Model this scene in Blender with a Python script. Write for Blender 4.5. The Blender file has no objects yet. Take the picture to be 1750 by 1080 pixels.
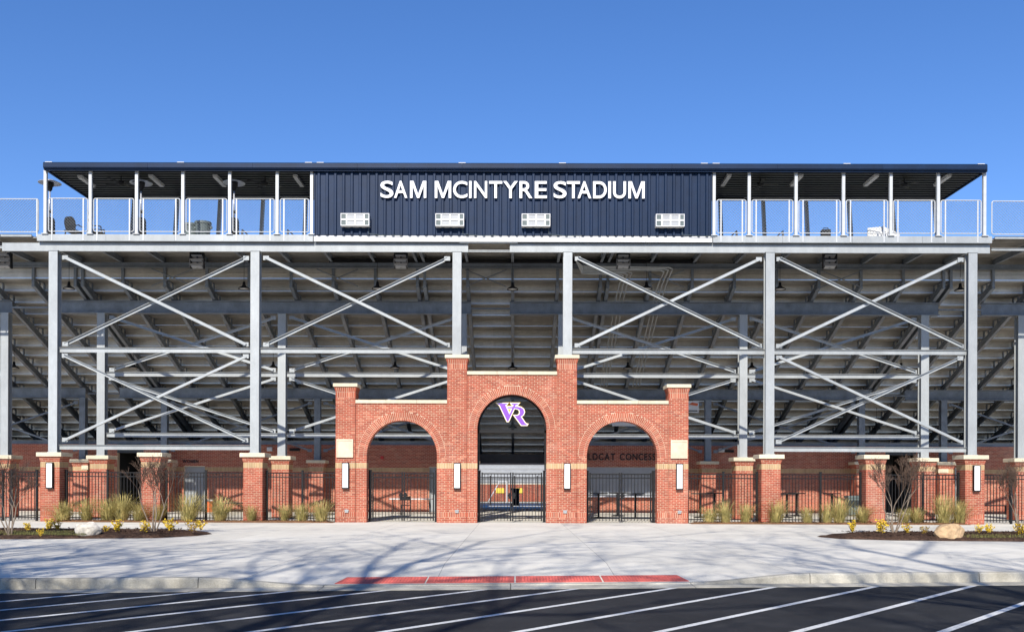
import bpy, math, random
from mathutils import Vector, Matrix
random.seed(7)
R = math.radians
scene = bpy.context.scene

# ---------------------------------------------------------------- camera
F, YAW, ROLL, CX, CZ, PY0 = 1620.0, -0.0028, 0.0031, 0.1095, 1.5277, 823.56
cd = bpy.data.cameras.new('camera')
cam = bpy.data.objects.new('camera', cd)
scene.collection.objects.link(cam)
cd.sensor_fit = 'HORIZONTAL'
cd.sensor_width = 36.0
cd.lens = F / 1750 * 36
cd.shift_y = (PY0 - 540) / 1750
cd.clip_end = 5000
cd.clip_start = 0.05
cam.matrix_world = (Matrix.Translation((CX, 0, CZ)) @ Matrix.Rotation(-YAW, 4, 'Z')
                    @ Matrix.Rotation(R(90), 4, 'X') @ Matrix.Rotation(ROLL, 4, 'Z'))
scene.camera = cam

# ---------------------------------------------------------------- sky, sun, exposure
SUN_EL, SUN_AZ = 36.6, 10.0          # sun stands behind the camera, 10 degrees to the left
w = bpy.data.worlds.new('World')
scene.world = w
w.use_nodes = True
nt = w.node_tree
bg = nt.nodes['Background']
sky = nt.nodes.new('ShaderNodeTexSky')
sky.sky_type = 'NISHITA'
sky.sun_disc = False
sky.sun_elevation = R(SUN_EL)
sky.sun_rotation = R(180 + SUN_AZ)
sky.air_density = 1.0
sky.dust_density = 0.0
sky.ozone_density = 4.0
sky.altitude = 0
hs = nt.nodes.new('ShaderNodeHueSaturation')
hs.inputs['Saturation'].default_value = 1.2
nt.links.new(sky.outputs[0], hs.inputs['Color'])
tint = nt.nodes.new('ShaderNodeVectorMath')
tint.operation = 'MULTIPLY'
tint.inputs[1].default_value = (1.01, 0.90, 1.05)
nt.links.new(hs.outputs[0], tint.inputs[0])
nt.links.new(tint.outputs[0], bg.inputs[0])
bg.inputs[1].default_value = 0.125
sd = bpy.data.lights.new('sun', 'SUN')
sd.energy = 5.0
sd.angle = R(0.5)
sd.color = (1.0, 0.945, 0.855)
sun = bpy.data.objects.new('sun', sd)
scene.collection.objects.link(sun)
sdir = Vector((-math.sin(R(SUN_AZ)) * math.cos(R(SUN_EL)), -math.cos(R(SUN_AZ)) * math.cos(R(SUN_EL)), math.sin(R(SUN_EL))))
sun.rotation_euler = sdir.to_track_quat('Z', 'Y').to_euler()
sun.location = (-6, -30, 30)
vs = scene.view_settings
vs.view_transform = 'Standard'
vs.look = 'None'
vs.exposure = 0.35
vs.gamma = 1.0

# ---------------------------------------------------------------- pixel -> place
def at(px, py, Y=None, Z=None):
    u, v = px - 875.0, py - PY0
    c, s = math.cos(ROLL), math.sin(ROLL)
    u, v = c * u + s * v, -s * u + c * v
    xr, yr, zr = u / F, 1.0, -v / F
    c, s = math.cos(YAW), math.sin(YAW)
    d = Vector((xr * c + yr * s, -xr * s + yr * c, zr))
    t = Y / d.y if Y is not None else (Z - CZ) / d.z
    return Vector((CX, 0, CZ)) + d * t

# ---------------------------------------------------------------- materials
def mat(name, col, rough=0.6, metal=0.0, var=0.12, scale=6.0, bump=0.0, bscale=60.0, spec=0.5, stretch=(1, 1, 1), col2=None, fine=0.0, orand=0.0, big=0.0):
    m = bpy.data.materials.new(name)
    m.use_nodes = True
    n = m.node_tree
    b = n.nodes['Principled BSDF']
    b.inputs['Roughness'].default_value = rough
    b.inputs['Metallic'].default_value = metal
    b.inputs['Specular IOR Level'].default_value = spec
    tc = n.nodes.new('ShaderNodeTexCoord')
    mp = n.nodes.new('ShaderNodeMapping')
    mp.inputs['Scale'].default_value = stretch
    n.links.new(tc.outputs['Object'], mp.inputs[0])
    nz = n.nodes.new('ShaderNodeTexNoise')
    nz.inputs['Scale'].default_value = scale
    nz.inputs['Detail'].default_value = 6
    nz.inputs['Roughness'].default_value = 0.62
    n.links.new(mp.outputs[0], nz.inputs['Vector'])
    cr = n.nodes.new('ShaderNodeValToRGB')
    lo = tuple(max(0, c * (1 - var)) for c in col)
    hi = tuple(min(1, c * (1 + var)) for c in (col2 or col))
    cr.color_ramp.elements[0].position = 0.32
    cr.color_ramp.elements[1].position = 0.68
    cr.color_ramp.elements[0].color = (*lo, 1)
    cr.color_ramp.elements[1].color = (*hi, 1)
    n.links.new(nz.outputs['Fac'], cr.inputs[0])
    out = cr.outputs[0]
    if fine:
        n2 = n.nodes.new('ShaderNodeTexNoise')
        n2.inputs['Scale'].default_value = bscale
        n2.inputs['Detail'].default_value = 3
        n.links.new(mp.outputs[0], n2.inputs['Vector'])
        mr = n.nodes.new('ShaderNodeMapRange')
        mr.inputs[1].default_value = 0.3
        mr.inputs[2].default_value = 0.7
        mr.inputs[3].default_value = 1 - fine
        mr.inputs[4].default_value = 1 + fine
        n.links.new(n2.outputs['Fac'], mr.inputs[0])
        mx = n.nodes.new('ShaderNodeVectorMath')
        mx.operation = 'SCALE'
        n.links.new(out, mx.inputs[0])
        n.links.new(mr.outputs[0], mx.inputs['Scale'])
        out = mx.outputs[0]
    def scale_by(sock, lo_, hi_, f0, f1):
        r_ = n.nodes.new('ShaderNodeMapRange')
        r_.inputs[1].default_value, r_.inputs[2].default_value, r_.inputs[3].default_value, r_.inputs[4].default_value = f0, f1, lo_, hi_
        n.links.new(sock, r_.inputs[0])
        x_ = n.nodes.new('ShaderNodeVectorMath'); x_.operation = 'SCALE'
        n.links.new(out, x_.inputs[0]); n.links.new(r_.outputs[0], x_.inputs['Scale'])
        return x_.outputs[0]
    if orand:
        oi = n.nodes.new('ShaderNodeObjectInfo')
        out = scale_by(oi.outputs['Random'], 1 - orand, 1 + orand, 0, 1)
    if big:                                   # long weather streaks and blotches, sized in metres
        n4 = n.nodes.new('ShaderNodeTexNoise'); n4.inputs['Scale'].default_value = 0.9; n4.inputs['Detail'].default_value = 8; n4.inputs['Roughness'].default_value = 0.7
        g_ = n.nodes.new('ShaderNodeNewGeometry'); m4 = n.nodes.new('ShaderNodeMapping'); m4.inputs['Scale'].default_value = (1.0, 1.0, 0.35)
        n.links.new(g_.outputs['Position'], m4.inputs[0]); n.links.new(m4.outputs[0], n4.inputs['Vector'])
        out = scale_by(n4.outputs['Fac'], 1 - big, 1 + big * .7, 0.34, 0.66)
    n.links.new(out, b.inputs['Base Color'])
    if bump:
        n3 = n.nodes.new('ShaderNodeTexNoise')
        n3.inputs['Scale'].default_value = bscale
        n3.inputs['Detail'].default_value = 5
        n.links.new(mp.outputs[0], n3.inputs['Vector'])
        bp = n.nodes.new('ShaderNodeBump')
        bp.inputs['Strength'].default_value = bump
        bp.inputs['Distance'].default_value = 0.02
        n.links.new(n3.outputs['Fac'], bp.inputs['Height'])
        n.links.new(bp.outputs[0], b.inputs['Normal'])
    return m

def mat_brick():
    m = bpy.data.materials.new('brick_clay')
    m.use_nodes = True
    n = m.node_tree
    b = n.nodes['Principled BSDF']
    b.inputs['Roughness'].default_value = 0.85
    b.inputs['Specular IOR Level'].default_value = 0.2
    a = n.nodes.new('ShaderNodeAttribute')
    a.attribute_name = 'tint'
    tc = n.nodes.new('ShaderNodeTexCoord')
    nz = n.nodes.new('ShaderNodeTexNoise')
    nz.inputs['Scale'].default_value = 1.3
    nz.inputs['Detail'].default_value = 5
    n.links.new(tc.outputs['Object'], nz.inputs['Vector'])
    mr = n.nodes.new('ShaderNodeMapRange')
    mr.inputs[1].default_value = 0.3
    mr.inputs[2].default_value = 0.7
    mr.inputs[3].default_value = 0.88
    mr.inputs[4].default_value = 1.14
    n.links.new(nz.outputs['Fac'], mr.inputs[0])
    sc = n.nodes.new('ShaderNodeVectorMath')
    sc.operation = 'SCALE'
    n.links.new(a.outputs['Color'], sc.inputs[0])
    n.links.new(mr.outputs[0], sc.inputs['Scale'])
    ge = n.nodes.new('ShaderNodeNewGeometry')
    ef = n.nodes.new('ShaderNodeTexNoise'); ef.inputs['Scale'].default_value = 0.8; ef.inputs['Detail'].default_value = 9; ef.inputs['Roughness'].default_value = 0.68
    n.links.new(ge.outputs['Position'], ef.inputs['Vector'])
    er = n.nodes.new('ShaderNodeMapRange'); er.inputs[1].default_value = 0.54; er.inputs[2].default_value = 0.74; er.inputs[4].default_value = 0.30
    n.links.new(ef.outputs['Fac'], er.inputs[0])
    em_ = n.nodes.new('ShaderNodeMix'); em_.data_type = 'RGBA'
    n.links.new(er.outputs[0], em_.inputs['Factor']); n.links.new(sc.outputs[0], em_.inputs['A']); em_.inputs['B'].default_value = (.55, .40, .32, 1)
    n.links.new(em_.outputs['Result'], b.inputs['Base Color'])
    n3 = n.nodes.new('ShaderNodeTexNoise')
    n3.inputs['Scale'].default_value = 45
    n.links.new(tc.outputs['Object'], n3.inputs['Vector'])
    bp = n.nodes.new('ShaderNodeBump')
    bp.inputs['Strength'].default_value = 0.35
    bp.inputs['Distance'].default_value = 0.01
    n.links.new(n3.outputs['Fac'], bp.inputs['Height'])
    n.links.new(bp.outputs[0], b.inputs['Normal'])
    return m

def mat_concrete(name, col, jx=3.05, jy=3.05, joints=True):
    m = bpy.data.materials.new(name)
    m.use_nodes = True
    n = m.node_tree
    b = n.nodes['Principled BSDF']
    b.inputs['Roughness'].default_value = 0.9
    b.inputs['Specular IOR Level'].default_value = 0.15
    tc = n.nodes.new('ShaderNodeTexCoord')
    def noise(scale, lo, hi, detail=6):
        z = n.nodes.new('ShaderNodeTexNoise')
        z.inputs['Scale'].default_value = scale
        z.inputs['Detail'].default_value = detail
        n.links.new(tc.outputs['Object'], z.inputs['Vector'])
        r = n.nodes.new('ShaderNodeMapRange')
        r.inputs[1].default_value = 0.3
        r.inputs[2].default_value = 0.7
        r.inputs[3].default_value = lo
        r.inputs[4].default_value = hi
        n.links.new(z.outputs['Fac'], r.inputs[0])
        return r.outputs[0]
    def mul(a, c):
        x = n.nodes.new('ShaderNodeMath')
        x.operation = 'MULTIPLY'
        n.links.new(a, x.inputs[0])
        n.links.new(c, x.inputs[1])
        return x.outputs[0]
    f = mul(mul(noise(0.35, 0.9, 1.06), noise(3.0, 0.95, 1.05)), noise(70, 0.93, 1.07, 2))
    if joints:
        sx = n.nodes.new('ShaderNodeSeparateXYZ')
        n.links.new(tc.outputs['Object'], sx.inputs[0])
        def line(o, period, off, wd):
            a = n.nodes.new('ShaderNodeMath'); a.operation = 'ADD'; a.inputs[1].default_value = off + 500 * period
            n.links.new(o, a.inputs[0])
            d = n.nodes.new('ShaderNodeMath'); d.operation = 'MODULO'; d.inputs[1].default_value = period
            n.links.new(a.outputs[0], d.inputs[0])
            g = n.nodes.new('ShaderNodeMath'); g.operation = 'GREATER_THAN'; g.inputs[1].default_value = wd
            n.links.new(d.outputs[0], g.inputs[0])
            r = n.nodes.new('ShaderNodeMapRange'); r.inputs[3].default_value = 0.5; r.inputs[4].default_value = 1.0
            n.links.new(g.outputs[0], r.inputs[0])
            return r.outputs[0]
        def cell(o, period, off):
            a = n.nodes.new('ShaderNodeMath'); a.operation = 'ADD'; a.inputs[1].default_value = off
            n.links.new(o, a.inputs[0])
            d = n.nodes.new('ShaderNodeMath'); d.operation = 'DIVIDE'; d.inputs[1].default_value = period
            n.links.new(a.outputs[0], d.inputs[0])
            fl = n.nodes.new('ShaderNodeMath'); fl.operation = 'FLOOR'
            n.links.new(d.outputs[0], fl.inputs[0])
            return fl.outputs[0]
        cb = n.nodes.new('ShaderNodeCombineXYZ')
        n.links.new(cell(sx.outputs[0], jx, 1.2), cb.inputs[0]); n.links.new(cell(sx.outputs[1], jy, 0.4), cb.inputs[1])
        wn = n.nodes.new('ShaderNodeTexWhiteNoise'); n.links.new(cb.outputs[0], wn.inputs['Vector'])
        wr_ = n.nodes.new('ShaderNodeMapRange'); wr_.inputs[3].default_value = 0.94; wr_.inputs[4].default_value = 1.04
        n.links.new(wn.outputs['Value'], wr_.inputs[0])
        f = mul(f, wr_.outputs[0])
        vr = n.nodes.new('ShaderNodeTexVoronoi'); vr.inputs['Scale'].default_value = 1.3
        n.links.new(tc.outputs['Object'], vr.inputs['Vector'])
        vm = n.nodes.new('ShaderNodeMapRange'); vm.inputs[1].default_value = 0.02; vm.inputs[2].default_value = 0.07; vm.inputs[3].default_value = 0.72; vm.inputs[4].default_value = 1.0
        n.links.new(vr.outputs['Distance'], vm.inputs[0])
        f = mul(f, vm.outputs[0])
        f = mul(f, noise(1.1, 0.93, 1.04, 8))
        f = mul(f, mul(line(sx.outputs[0], jx, 1.2, 0.012), line(sx.outputs[1], jy, 0.4, 0.012)))
    rgb = n.nodes.new('ShaderNodeVectorMath')
    rgb.operation = 'SCALE'
    rgb.inputs[0].default_value = col
    n.links.new(f, rgb.inputs['Scale'])
    n.links.new(rgb.outputs[0], b.inputs['Base Color'])
    n3 = n.nodes.new('ShaderNodeTexNoise')
    n3.inputs['Scale'].default_value = 90
    n3.inputs['Detail'].default_value = 4
    n.links.new(tc.outputs['Object'], n3.inputs['Vector'])
    bp = n.nodes.new('ShaderNodeBump')
    bp.inputs['Strength'].default_value = 0.2
    bp.inputs['Distance'].default_value = 0.01
    n.links.new(n3.outputs['Fac'], bp.inputs['Height'])
    n.links.new(bp.outputs[0], b.inputs['Normal'])
    return m

M = {}
M['brick'] = mat_brick()
M['mortar'] = mat('mortar', (0.66, 0.54, 0.40), 0.95, var=0.1, scale=4, spec=0.1)
M['stone'] = mat('cast_stone', (0.62, 0.54, 0.40), 0.85, var=0.08, scale=5, bump=0.15, bscale=80, spec=0.2, fine=0.08, orand=0.07, big=0.16)
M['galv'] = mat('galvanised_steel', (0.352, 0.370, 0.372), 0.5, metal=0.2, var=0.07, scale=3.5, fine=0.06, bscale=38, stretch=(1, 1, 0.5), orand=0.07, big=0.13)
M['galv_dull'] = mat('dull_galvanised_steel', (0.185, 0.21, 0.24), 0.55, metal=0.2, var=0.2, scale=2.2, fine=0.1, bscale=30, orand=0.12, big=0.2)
M['white_steel'] = mat('pale_steel_tube', (0.50, 0.51, 0.51), 0.45, metal=0.1, var=0.08, scale=4)
M['alu'] = mat('mill_aluminium', (0.50, 0.475, 0.43), 0.38, metal=0.5, var=0.16, scale=1.4, stretch=(0.25, 1, 1), fine=0.08, bscale=25, orand=0.12, big=0.16)
M['navy'] = mat('navy_painted_steel', (0.0045, 0.018, 0.052), 0.5, var=0.1, scale=3, spec=0.22, fine=0.08, bscale=20, orand=0.10, big=0.16)
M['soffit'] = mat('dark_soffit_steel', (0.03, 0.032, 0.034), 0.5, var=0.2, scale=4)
M['white'] = mat('white_paint', (0.62, 0.62, 0.61), 0.5, var=0.04, scale=5)
M['letter_white'] = mat('white_acrylic', (0.82, 0.82, 0.82), 0.35, var=0.02, scale=5)
M['black'] = mat('black_paint', (0.007, 0.007, 0.008), 0.55, var=0.15, scale=6, spec=0.3)
M['blackplast'] = mat('black_plastic', (0.012, 0.012, 0.013), 0.6, var=0.2, scale=8, spec=0.25)
M['greyplast'] = mat('grey_green_plastic', (0.10, 0.13, 0.13), 0.5, var=0.15, scale=8)
M['concrete'] = mat_concrete('plaza_concrete', (0.665, 0.63, 0.55))
M['curb'] = mat('kerb_concrete', (0.44, 0.41, 0.34), 0.9, var=0.2, scale=2.2, bump=0.3, bscale=60, spec=0.1, fine=0.15, orand=0.1, big=0.3)
def mat_asphalt():
    m = mat('asphalt', (0.027, 0.0275, 0.029), 0.85, var=0.2, scale=0.8, bump=0.8, bscale=130, spec=0.25, fine=0.4, big=0.22)
    n = m.node_tree; b = n.nodes['Principled BSDF']
    src = b.inputs['Base Color'].links[0].from_socket
    g = n.nodes.new('ShaderNodeNewGeometry')
    def mask(scale, lo, hi, col, fac, src, tex='ShaderNodeTexNoise', stretch=(1, 1, 1)):
        mp = n.nodes.new('ShaderNodeMapping'); mp.inputs['Scale'].default_value = stretch
        n.links.new(g.outputs['Position'], mp.inputs[0])
        t = n.nodes.new(tex); t.inputs['Scale'].default_value = scale
        n.links.new(mp.outputs[0], t.inputs['Vector'])
        r = n.nodes.new('ShaderNodeMapRange'); r.inputs[1].default_value, r.inputs[2].default_value, r.inputs[3].default_value, r.inputs[4].default_value = lo, hi, 0, fac
        n.links.new(t.outputs['Fac' if tex == 'ShaderNodeTexNoise' else 'Distance'], r.inputs[0])
        x = n.nodes.new('ShaderNodeMix'); x.data_type = 'RGBA'
        n.links.new(r.outputs[0], x.inputs['Factor']); n.links.new(src, x.inputs['A']); x.inputs['B'].default_value = (*col, 1)
        return x.outputs['Result']
    src = mask(1.1, .56, .72, (.050, .050, .051), .6, src)                     # dusty worn patches
    src = mask(0.9, .10, .04, (.007, .007, .008), .75, src, 'ShaderNodeTexVoronoi')  # drips
    src = mask(9.0, .12, .03, (.16, .155, .145), .7, src, 'ShaderNodeTexVoronoi')   # pale grit
    src = mask(0.55, .58, .7, (.040, .040, .042), .6, src, stretch=(.12, 1.6, 1))  # wheel tracks
    n.links.new(src, b.inputs['Base Color'])
    return m
M['asphalt'] = mat_asphalt()
def mat_paint():
    m = mat('road_paint', (0.64, 0.64, 0.62), 0.7, var=0.14, scale=14, bump=0.3, bscale=120, fine=0.12, big=0.12)
    n = m.node_tree; b = n.nodes['Principled BSDF']
    src = b.inputs['Base Color'].links[0].from_socket
    g = n.nodes.new('ShaderNodeNewGeometry')
    t = n.nodes.new('ShaderNodeTexNoise'); t.inputs['Scale'].default_value = 26; t.inputs['Detail'].default_value = 6; t.inputs['Roughness'].default_value = .7
    n.links.new(g.outputs['Position'], t.inputs['Vector'])
    r = n.nodes.new('ShaderNodeMapRange'); r.inputs[1].default_value, r.inputs[2].default_value, r.inputs[4].default_value = .58, .68, .75
    n.links.new(t.outputs['Fac'], r.inputs[0])
    x = n.nodes.new('ShaderNodeMix'); x.data_type = 'RGBA'
    n.links.new(r.outputs[0], x.inputs['Factor']); n.links.new(src, x.inputs['A']); x.inputs['B'].default_value = (.035, .036, .04, 1)
    n.links.new(x.outputs['Result'], b.inputs['Base Color'])
    return m
M['paint'] = mat_paint()
M['red_tile'] = mat('red_tactile_tile', (0.56, 0.11, 0.085), 0.7, var=0.16, scale=3, fine=0.15, bscale=30, orand=0.05, big=0.15)
M['mulch'] = mat('mulch', (0.035, 0.022, 0.016), 0.95, var=0.6, scale=22, bump=1.0, bscale=60, spec=0.1, col2=(0.085, 0.05, 0.034))
M['pine'] = mat('brown_straw_mulch', (0.20, 0.105, 0.055), 0.95, var=0.4, scale=25, bump=1.0, bscale=70, spec=0.1)
M['twig'] = mat('twig_bark', (0.105, 0.066, 0.045), 0.85, var=0.25, scale=12)
M['bark'] = mat('pale_bark', (0.24, 0.185, 0.135), 0.8, var=0.25, scale=10)
M['seed'] = mat('seed_head', (0.10, 0.055, 0.035), 0.9, var=0.3, scale=10)
M['grass'] = mat('straw_green_blades', (0.22, 0.21, 0.05), 0.7, var=0.3, scale=5, col2=(0.50, 0.40, 0.15))
M['lawn'] = mat('lawn_green', (0.10, 0.12, 0.03), 0.8, var=0.3, scale=14, col2=(0.20, 0.18, 0.05))
M['yellow'] = mat('yellow_leaves', (0.68, 0.46, 0.02), 0.6, var=0.3, scale=9)
M['rock_white'] = mat('pale_rock', (0.55, 0.50, 0.42), 0.9, var=0.2, scale=3.5, bump=0.9, bscale=14, fine=0.12)
M['rock_tan'] = mat('tan_rock', (0.50, 0.34, 0.19), 0.9, var=0.3, scale=3.2, bump=0.9, bscale=14, fine=0.12)
M['purple'] = mat('purple_acrylic', (0.23, 0.075, 0.62), 0.4, var=0.04, scale=6)
M['gold'] = mat('gold_acrylic', (0.72, 0.45, 0.03), 0.4, var=0.04, scale=6)
M['shutter'] = mat('grey_shutter', (0.33, 0.34, 0.35), 0.5, metal=0.2, var=0.1, scale=3)
M['counter'] = mat('steel_counter', (0.55, 0.57, 0.62), 0.35, metal=0.4, var=0.06, scale=4)
M['door'] = mat('grey_door_paint', (0.30, 0.32, 0.33), 0.5, var=0.06, scale=3)
M['dark_letter'] = mat('dark_bronze', (0.010, 0.009, 0.009), 0.5, var=0.1, scale=4)
M['red'] = mat('red_plastic', (0.5, 0.03, 0.02), 0.4, var=0.06, scale=6)
M['orange'] = mat('orange_plastic', (0.62, 0.12, 0.03), 0.45, var=0.06, scale=6)
M['signyellow'] = mat('yellow_sign', (0.75, 0.55, 0.06), 0.5, var=0.04, scale=6)
M['track'] = mat('shadow_blue_track', (0.03, 0.05, 0.10), 0.85, var=0.2, scale=6, bump=0.3)  # dark blue holds the stand's shadow on the track
M['turf'] = mat('field_turf', (0.05, 0.10, 0.03), 0.9, var=0.3, scale=6, bump=0.3)
M['vinyl'] = mat('white_vinyl', (0.7, 0.7, 0.68), 0.5, var=0.05, scale=4)

def mat_pane(name, tint):
    m = bpy.data.materials.new(name)
    m.use_nodes = True
    n = m.node_tree
    n.nodes.remove(n.nodes['Principled BSDF'])
    tr = n.nodes.new('ShaderNodeBsdfTransparent')
    tr.inputs[0].default_value = (*tint, 1)
    gl = n.nodes.new('ShaderNodeBsdfGlossy')
    gl.inputs['Roughness'].default_value = 0.12
    gl.inputs['Color'].default_value = (0.5, 0.5, 0.5, 1)
    mx = n.nodes.new('ShaderNodeMixShader')
    mx.inputs[0].default_value = 0.012
    n.links.new(tr.outputs[0], mx.inputs[1])
    n.links.new(gl.outputs[0], mx.inputs[2])
    n.links.new(mx.outputs[0], n.nodes['Material Output'].inputs[0])
    return m
M['smoke'] = mat_pane('smoked_screen', (0.8, 0.8, 0.8))

# ---------------------------------------------------------------- mesh helpers
COL = scene.collection
LOC = {}                                   # world location of every thing / part origin

def tag(o, label=None, cat=None, group=None, kind=None):
    if label: o['label'] = label
    if cat: o['category'] = cat
    if group: o['group'] = group
    if kind: o['kind'] = kind
    return o

def thing(name, loc, label, cat, group=None):
    o = bpy.data.objects.new(name, None)
    COL.objects.link(o)
    o.location = loc
    o.empty_display_size = 0.2
    LOC[o.name] = Vector(loc)
    return tag(o, label, cat, group)

def link(name, me, parent=None, loc=None):
    o = bpy.data.objects.new(name, me)
    COL.objects.link(o)
    if parent is not None:
        o.parent = parent
        base = LOC[parent.name]
        L = Vector(loc) if loc is not None else base
        o.location = L - base
    else:
        L = Vector(loc) if loc is not None else Vector((0, 0, 0))
        o.location = L
    LOC[o.name] = L
    return o

class MB:
    def __init__(s):
        s.v = []; s.f = []; s.c = []
    def add(s, vs, fs, col=None):
        b = len(s.v)
        s.v.extend(vs)
        s.f.extend([tuple(b + i for i in f) for f in fs])
        if col is not None:
            s.c.extend([col] * len(fs))
        return s
    def box(s, x0, x1, y0, y1, z0, z1, col=None):
        x0, x1 = min(x0, x1), max(x0, x1); y0, y1 = min(y0, y1), max(y0, y1); z0, z1 = min(z0, z1), max(z0, z1)
        return s.add([(x0, y0, z0), (x1, y0, z0), (x1, y1, z0), (x0, y1, z0), (x0, y0, z1), (x1, y0, z1), (x1, y1, z1), (x0, y1, z1)],
                     [(0, 3, 2, 1), (4, 5, 6, 7), (0, 1, 5, 4), (1, 2, 6, 5), (2, 3, 7, 6), (3, 0, 4, 7)], col)
    def prism(s, p0, p1, poly, up=(0, 0, 1)):
        """sweep polygon poly [(a,b)] (a sideways, b along up) from p0 to p1"""
        p0, p1 = Vector(p0), Vector(p1)
        d = (p1 - p0).normalized()
        up = Vector(up)
        side = d.cross(up).normalized()
        up = side.cross(d).normalized()
        n = len(poly)
        vs = [tuple(p0 + side * a + up * b) for a, b in poly] + [tuple(p1 + side * a + up * b) for a, b in poly]
        fs = [(i, (i + 1) % n, n + (i + 1) % n, n + i) for i in range(n)]
        fs += [tuple(range(n - 1, -1, -1)), tuple(range(n, 2 * n))]
        return s.add(vs, fs)
    def tube(s, p0, p1, r0, r1=None, n=8, cap=True):
        r1 = r0 if r1 is None else r1
        p0, p1 = Vector(p0), Vector(p1)
        d = (p1 - p0).normalized()
        a = Vector((0, 0, 1)) if abs(d.z) < 0.9 else Vector((1, 0, 0))
        x = d.cross(a).normalized(); y = d.cross(x)
        vs = []
        for p, r in ((p0, r0), (p1, r1)):
            for i in range(n):
                t = 2 * math.pi * i / n
                vs.append(tuple(p + x * (r * math.cos(t)) + y * (r * math.sin(t))))
        fs = [(i, n + i, n + (i + 1) % n, (i + 1) % n) for i in range(n)]
        if cap: fs += [tuple(range(n)), tuple(range(2 * n - 1, n - 1, -1))]
        return s.add(vs, fs)
    def path(s, pts, r, n=6):
        for a, b in zip(pts, pts[1:]):
            s.tube(a, b, r, r, n)
        return s
    def lathe(s, prof, c=(0, 0, 0), n=16):
        c = Vector(c); vs = []; fs = []
        for r, z in prof:
            for i in range(n):
                t = 2 * math.pi * i / n
                vs.append((c.x + r * math.cos(t), c.y + r * math.sin(t), c.z + z))
        for j in range(len(prof) - 1):
            for i in range(n):
                fs.append((j * n + i, j * n + (i + 1) % n, (j + 1) * n + (i + 1) % n, (j + 1) * n + i))
        return s.add(vs, fs)
    def mesh(s, name, m, off=(0, 0, 0), smooth=False):
        off = Vector(off)
        me = bpy.data.meshes.new(name)
        me.from_pydata([tuple(Vector(v) - off) for v in s.v] if off.length else s.v, [], s.f)
        if s.c:
            a = me.attributes.new('tint', 'FLOAT_COLOR', 'FACE')
            flat = []
            for c in s.c: flat.extend((c[0], c[1], c[2], 1.0))
            a.data.foreach_set('color', flat)
        me.materials.append(M[m])
        if smooth: me.shade_smooth()
        me.update()
        return me
    def build(s, name, m, parent=None, smooth=False, label=None, kind=None):
        """vertices are world coordinates; the part shares its parent's origin"""
        base = LOC[parent.name] if parent is not None else Vector((0, 0, 0))
        o = link(name, s.mesh(name, m, base, smooth), parent)
        if label: o['label'] = label
        if kind: o['kind'] = kind
        return o

def ipoly(d, b, tf=0.018, tw=0.013):
    """I section, depth d along up, flange width b"""
    h = d / 2
    return [(-b/2, -h), (b/2, -h), (b/2, -h+tf), (tw/2, -h+tf), (tw/2, h-tf), (b/2, h-tf), (b/2, h), (-b/2, h), (-b/2, h-tf), (-tw/2, h-tf), (-tw/2, -h+tf), (-b/2, -h+tf)]

def copy_tree(o, parent=None, loc=None):
    c = o.copy()
    COL.objects.link(c)
    c.parent = parent
    if loc is not None: c.location = loc
    for ch in o.children:
        copy_tree(ch, c)
    return c

ORD = ['first', 'second', 'third', 'fourth', 'fifth', 'sixth', 'seventh', 'eighth', 'ninth', 'tenth', 'eleventh', 'twelfth', 'thirteenth', 'fourteenth', 'fifteenth']

# ---------------------------------------------------------------- bricks
C = 0.0677
def red():
    k = random.random()
    v = random.uniform(0.84, 1.14)
    if k < 0.08: return (0.30 * v, 0.075 * v, 0.047 * v)
    if k < 0.2: return (0.43 * v, 0.16 * v, 0.098 * v)
    return (0.362 * v, 0.094 * v, 0.055 * v)
def sand():
    v = random.uniform(0.86, 1.14)
    return (0.44 * v, 0.30 * v, 0.16 * v)

def brick_face(mb, O, U, N, W, rows, holes=None, depth=0.009, joint=0.0125, endl=False, endr=False):
    """lay bricks over a face: O lower-left core corner, U along, N outward; rows (z0,z1,kind,colour,off0,off1)"""
    O, U, N = Vector(O), Vector(U), Vector(N)
    Z = Vector((0, 0, 1))
    for ri, (z0, z1, kind, cf, o0, o1) in enumerate(rows):
        iv = holes((z0 + z1) / 2, z0, z1) if holes else [(0, W)]
        za, zb = z0 + joint / 2, z1 - joint / 2
        for a, b in iv:
            L = 0.0677 if kind == 'sol' else 0.2031
            if kind == 'sol':
                n = max(1, round((b - a) / L)); L = (b - a) / n
                cuts = [a + L * i for i in range(n + 1)]
            else:
                ph = 0 if ri % 2 else L / 2
                k = math.floor((a - ph) / L)
                cuts = [a]
                while True:
                    k += 1
                    p = k * L + ph
                    if p >= b - 0.03: break
                    if p > a + 0.03: cuts.append(p)
                cuts.append(b)
            for p, q in zip(cuts, cuts[1:]):
                el, er = (p <= 1e-6 and endl), (q >= W - 1e-6 and endr)
                p2 = p + (0 if el else joint / 2)
                q2 = q - (0 if er else joint / 2)
                def pt(u, z, off, top):
                    s = (W + 2 * (o1 if top else o0)) / W
                    return tuple(O + U * ((u - W / 2) * s + W / 2) + N * off + Z * z)
                f0, f1 = o0 + depth, o1 + depth
                vs = [pt(p2, za, f0, 0), pt(q2, za, f0, 0), pt(q2, zb, f1, 1), pt(p2, zb, f1, 1),
                      pt(p2, za, o0 - 0.004, 0), pt(q2, za, o0 - 0.004, 0), pt(q2, zb, o1 - 0.004, 1), pt(p2, zb, o1 - 0.004, 1)]
                fs = [(0, 1, 2, 3), (0, 4, 5, 1), (3, 2, 6, 7)]
                if not el: fs.append((0, 3, 7, 4))
                if not er: fs.append((1, 5, 6, 2))
                mb.add(vs, fs, cf())

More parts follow.
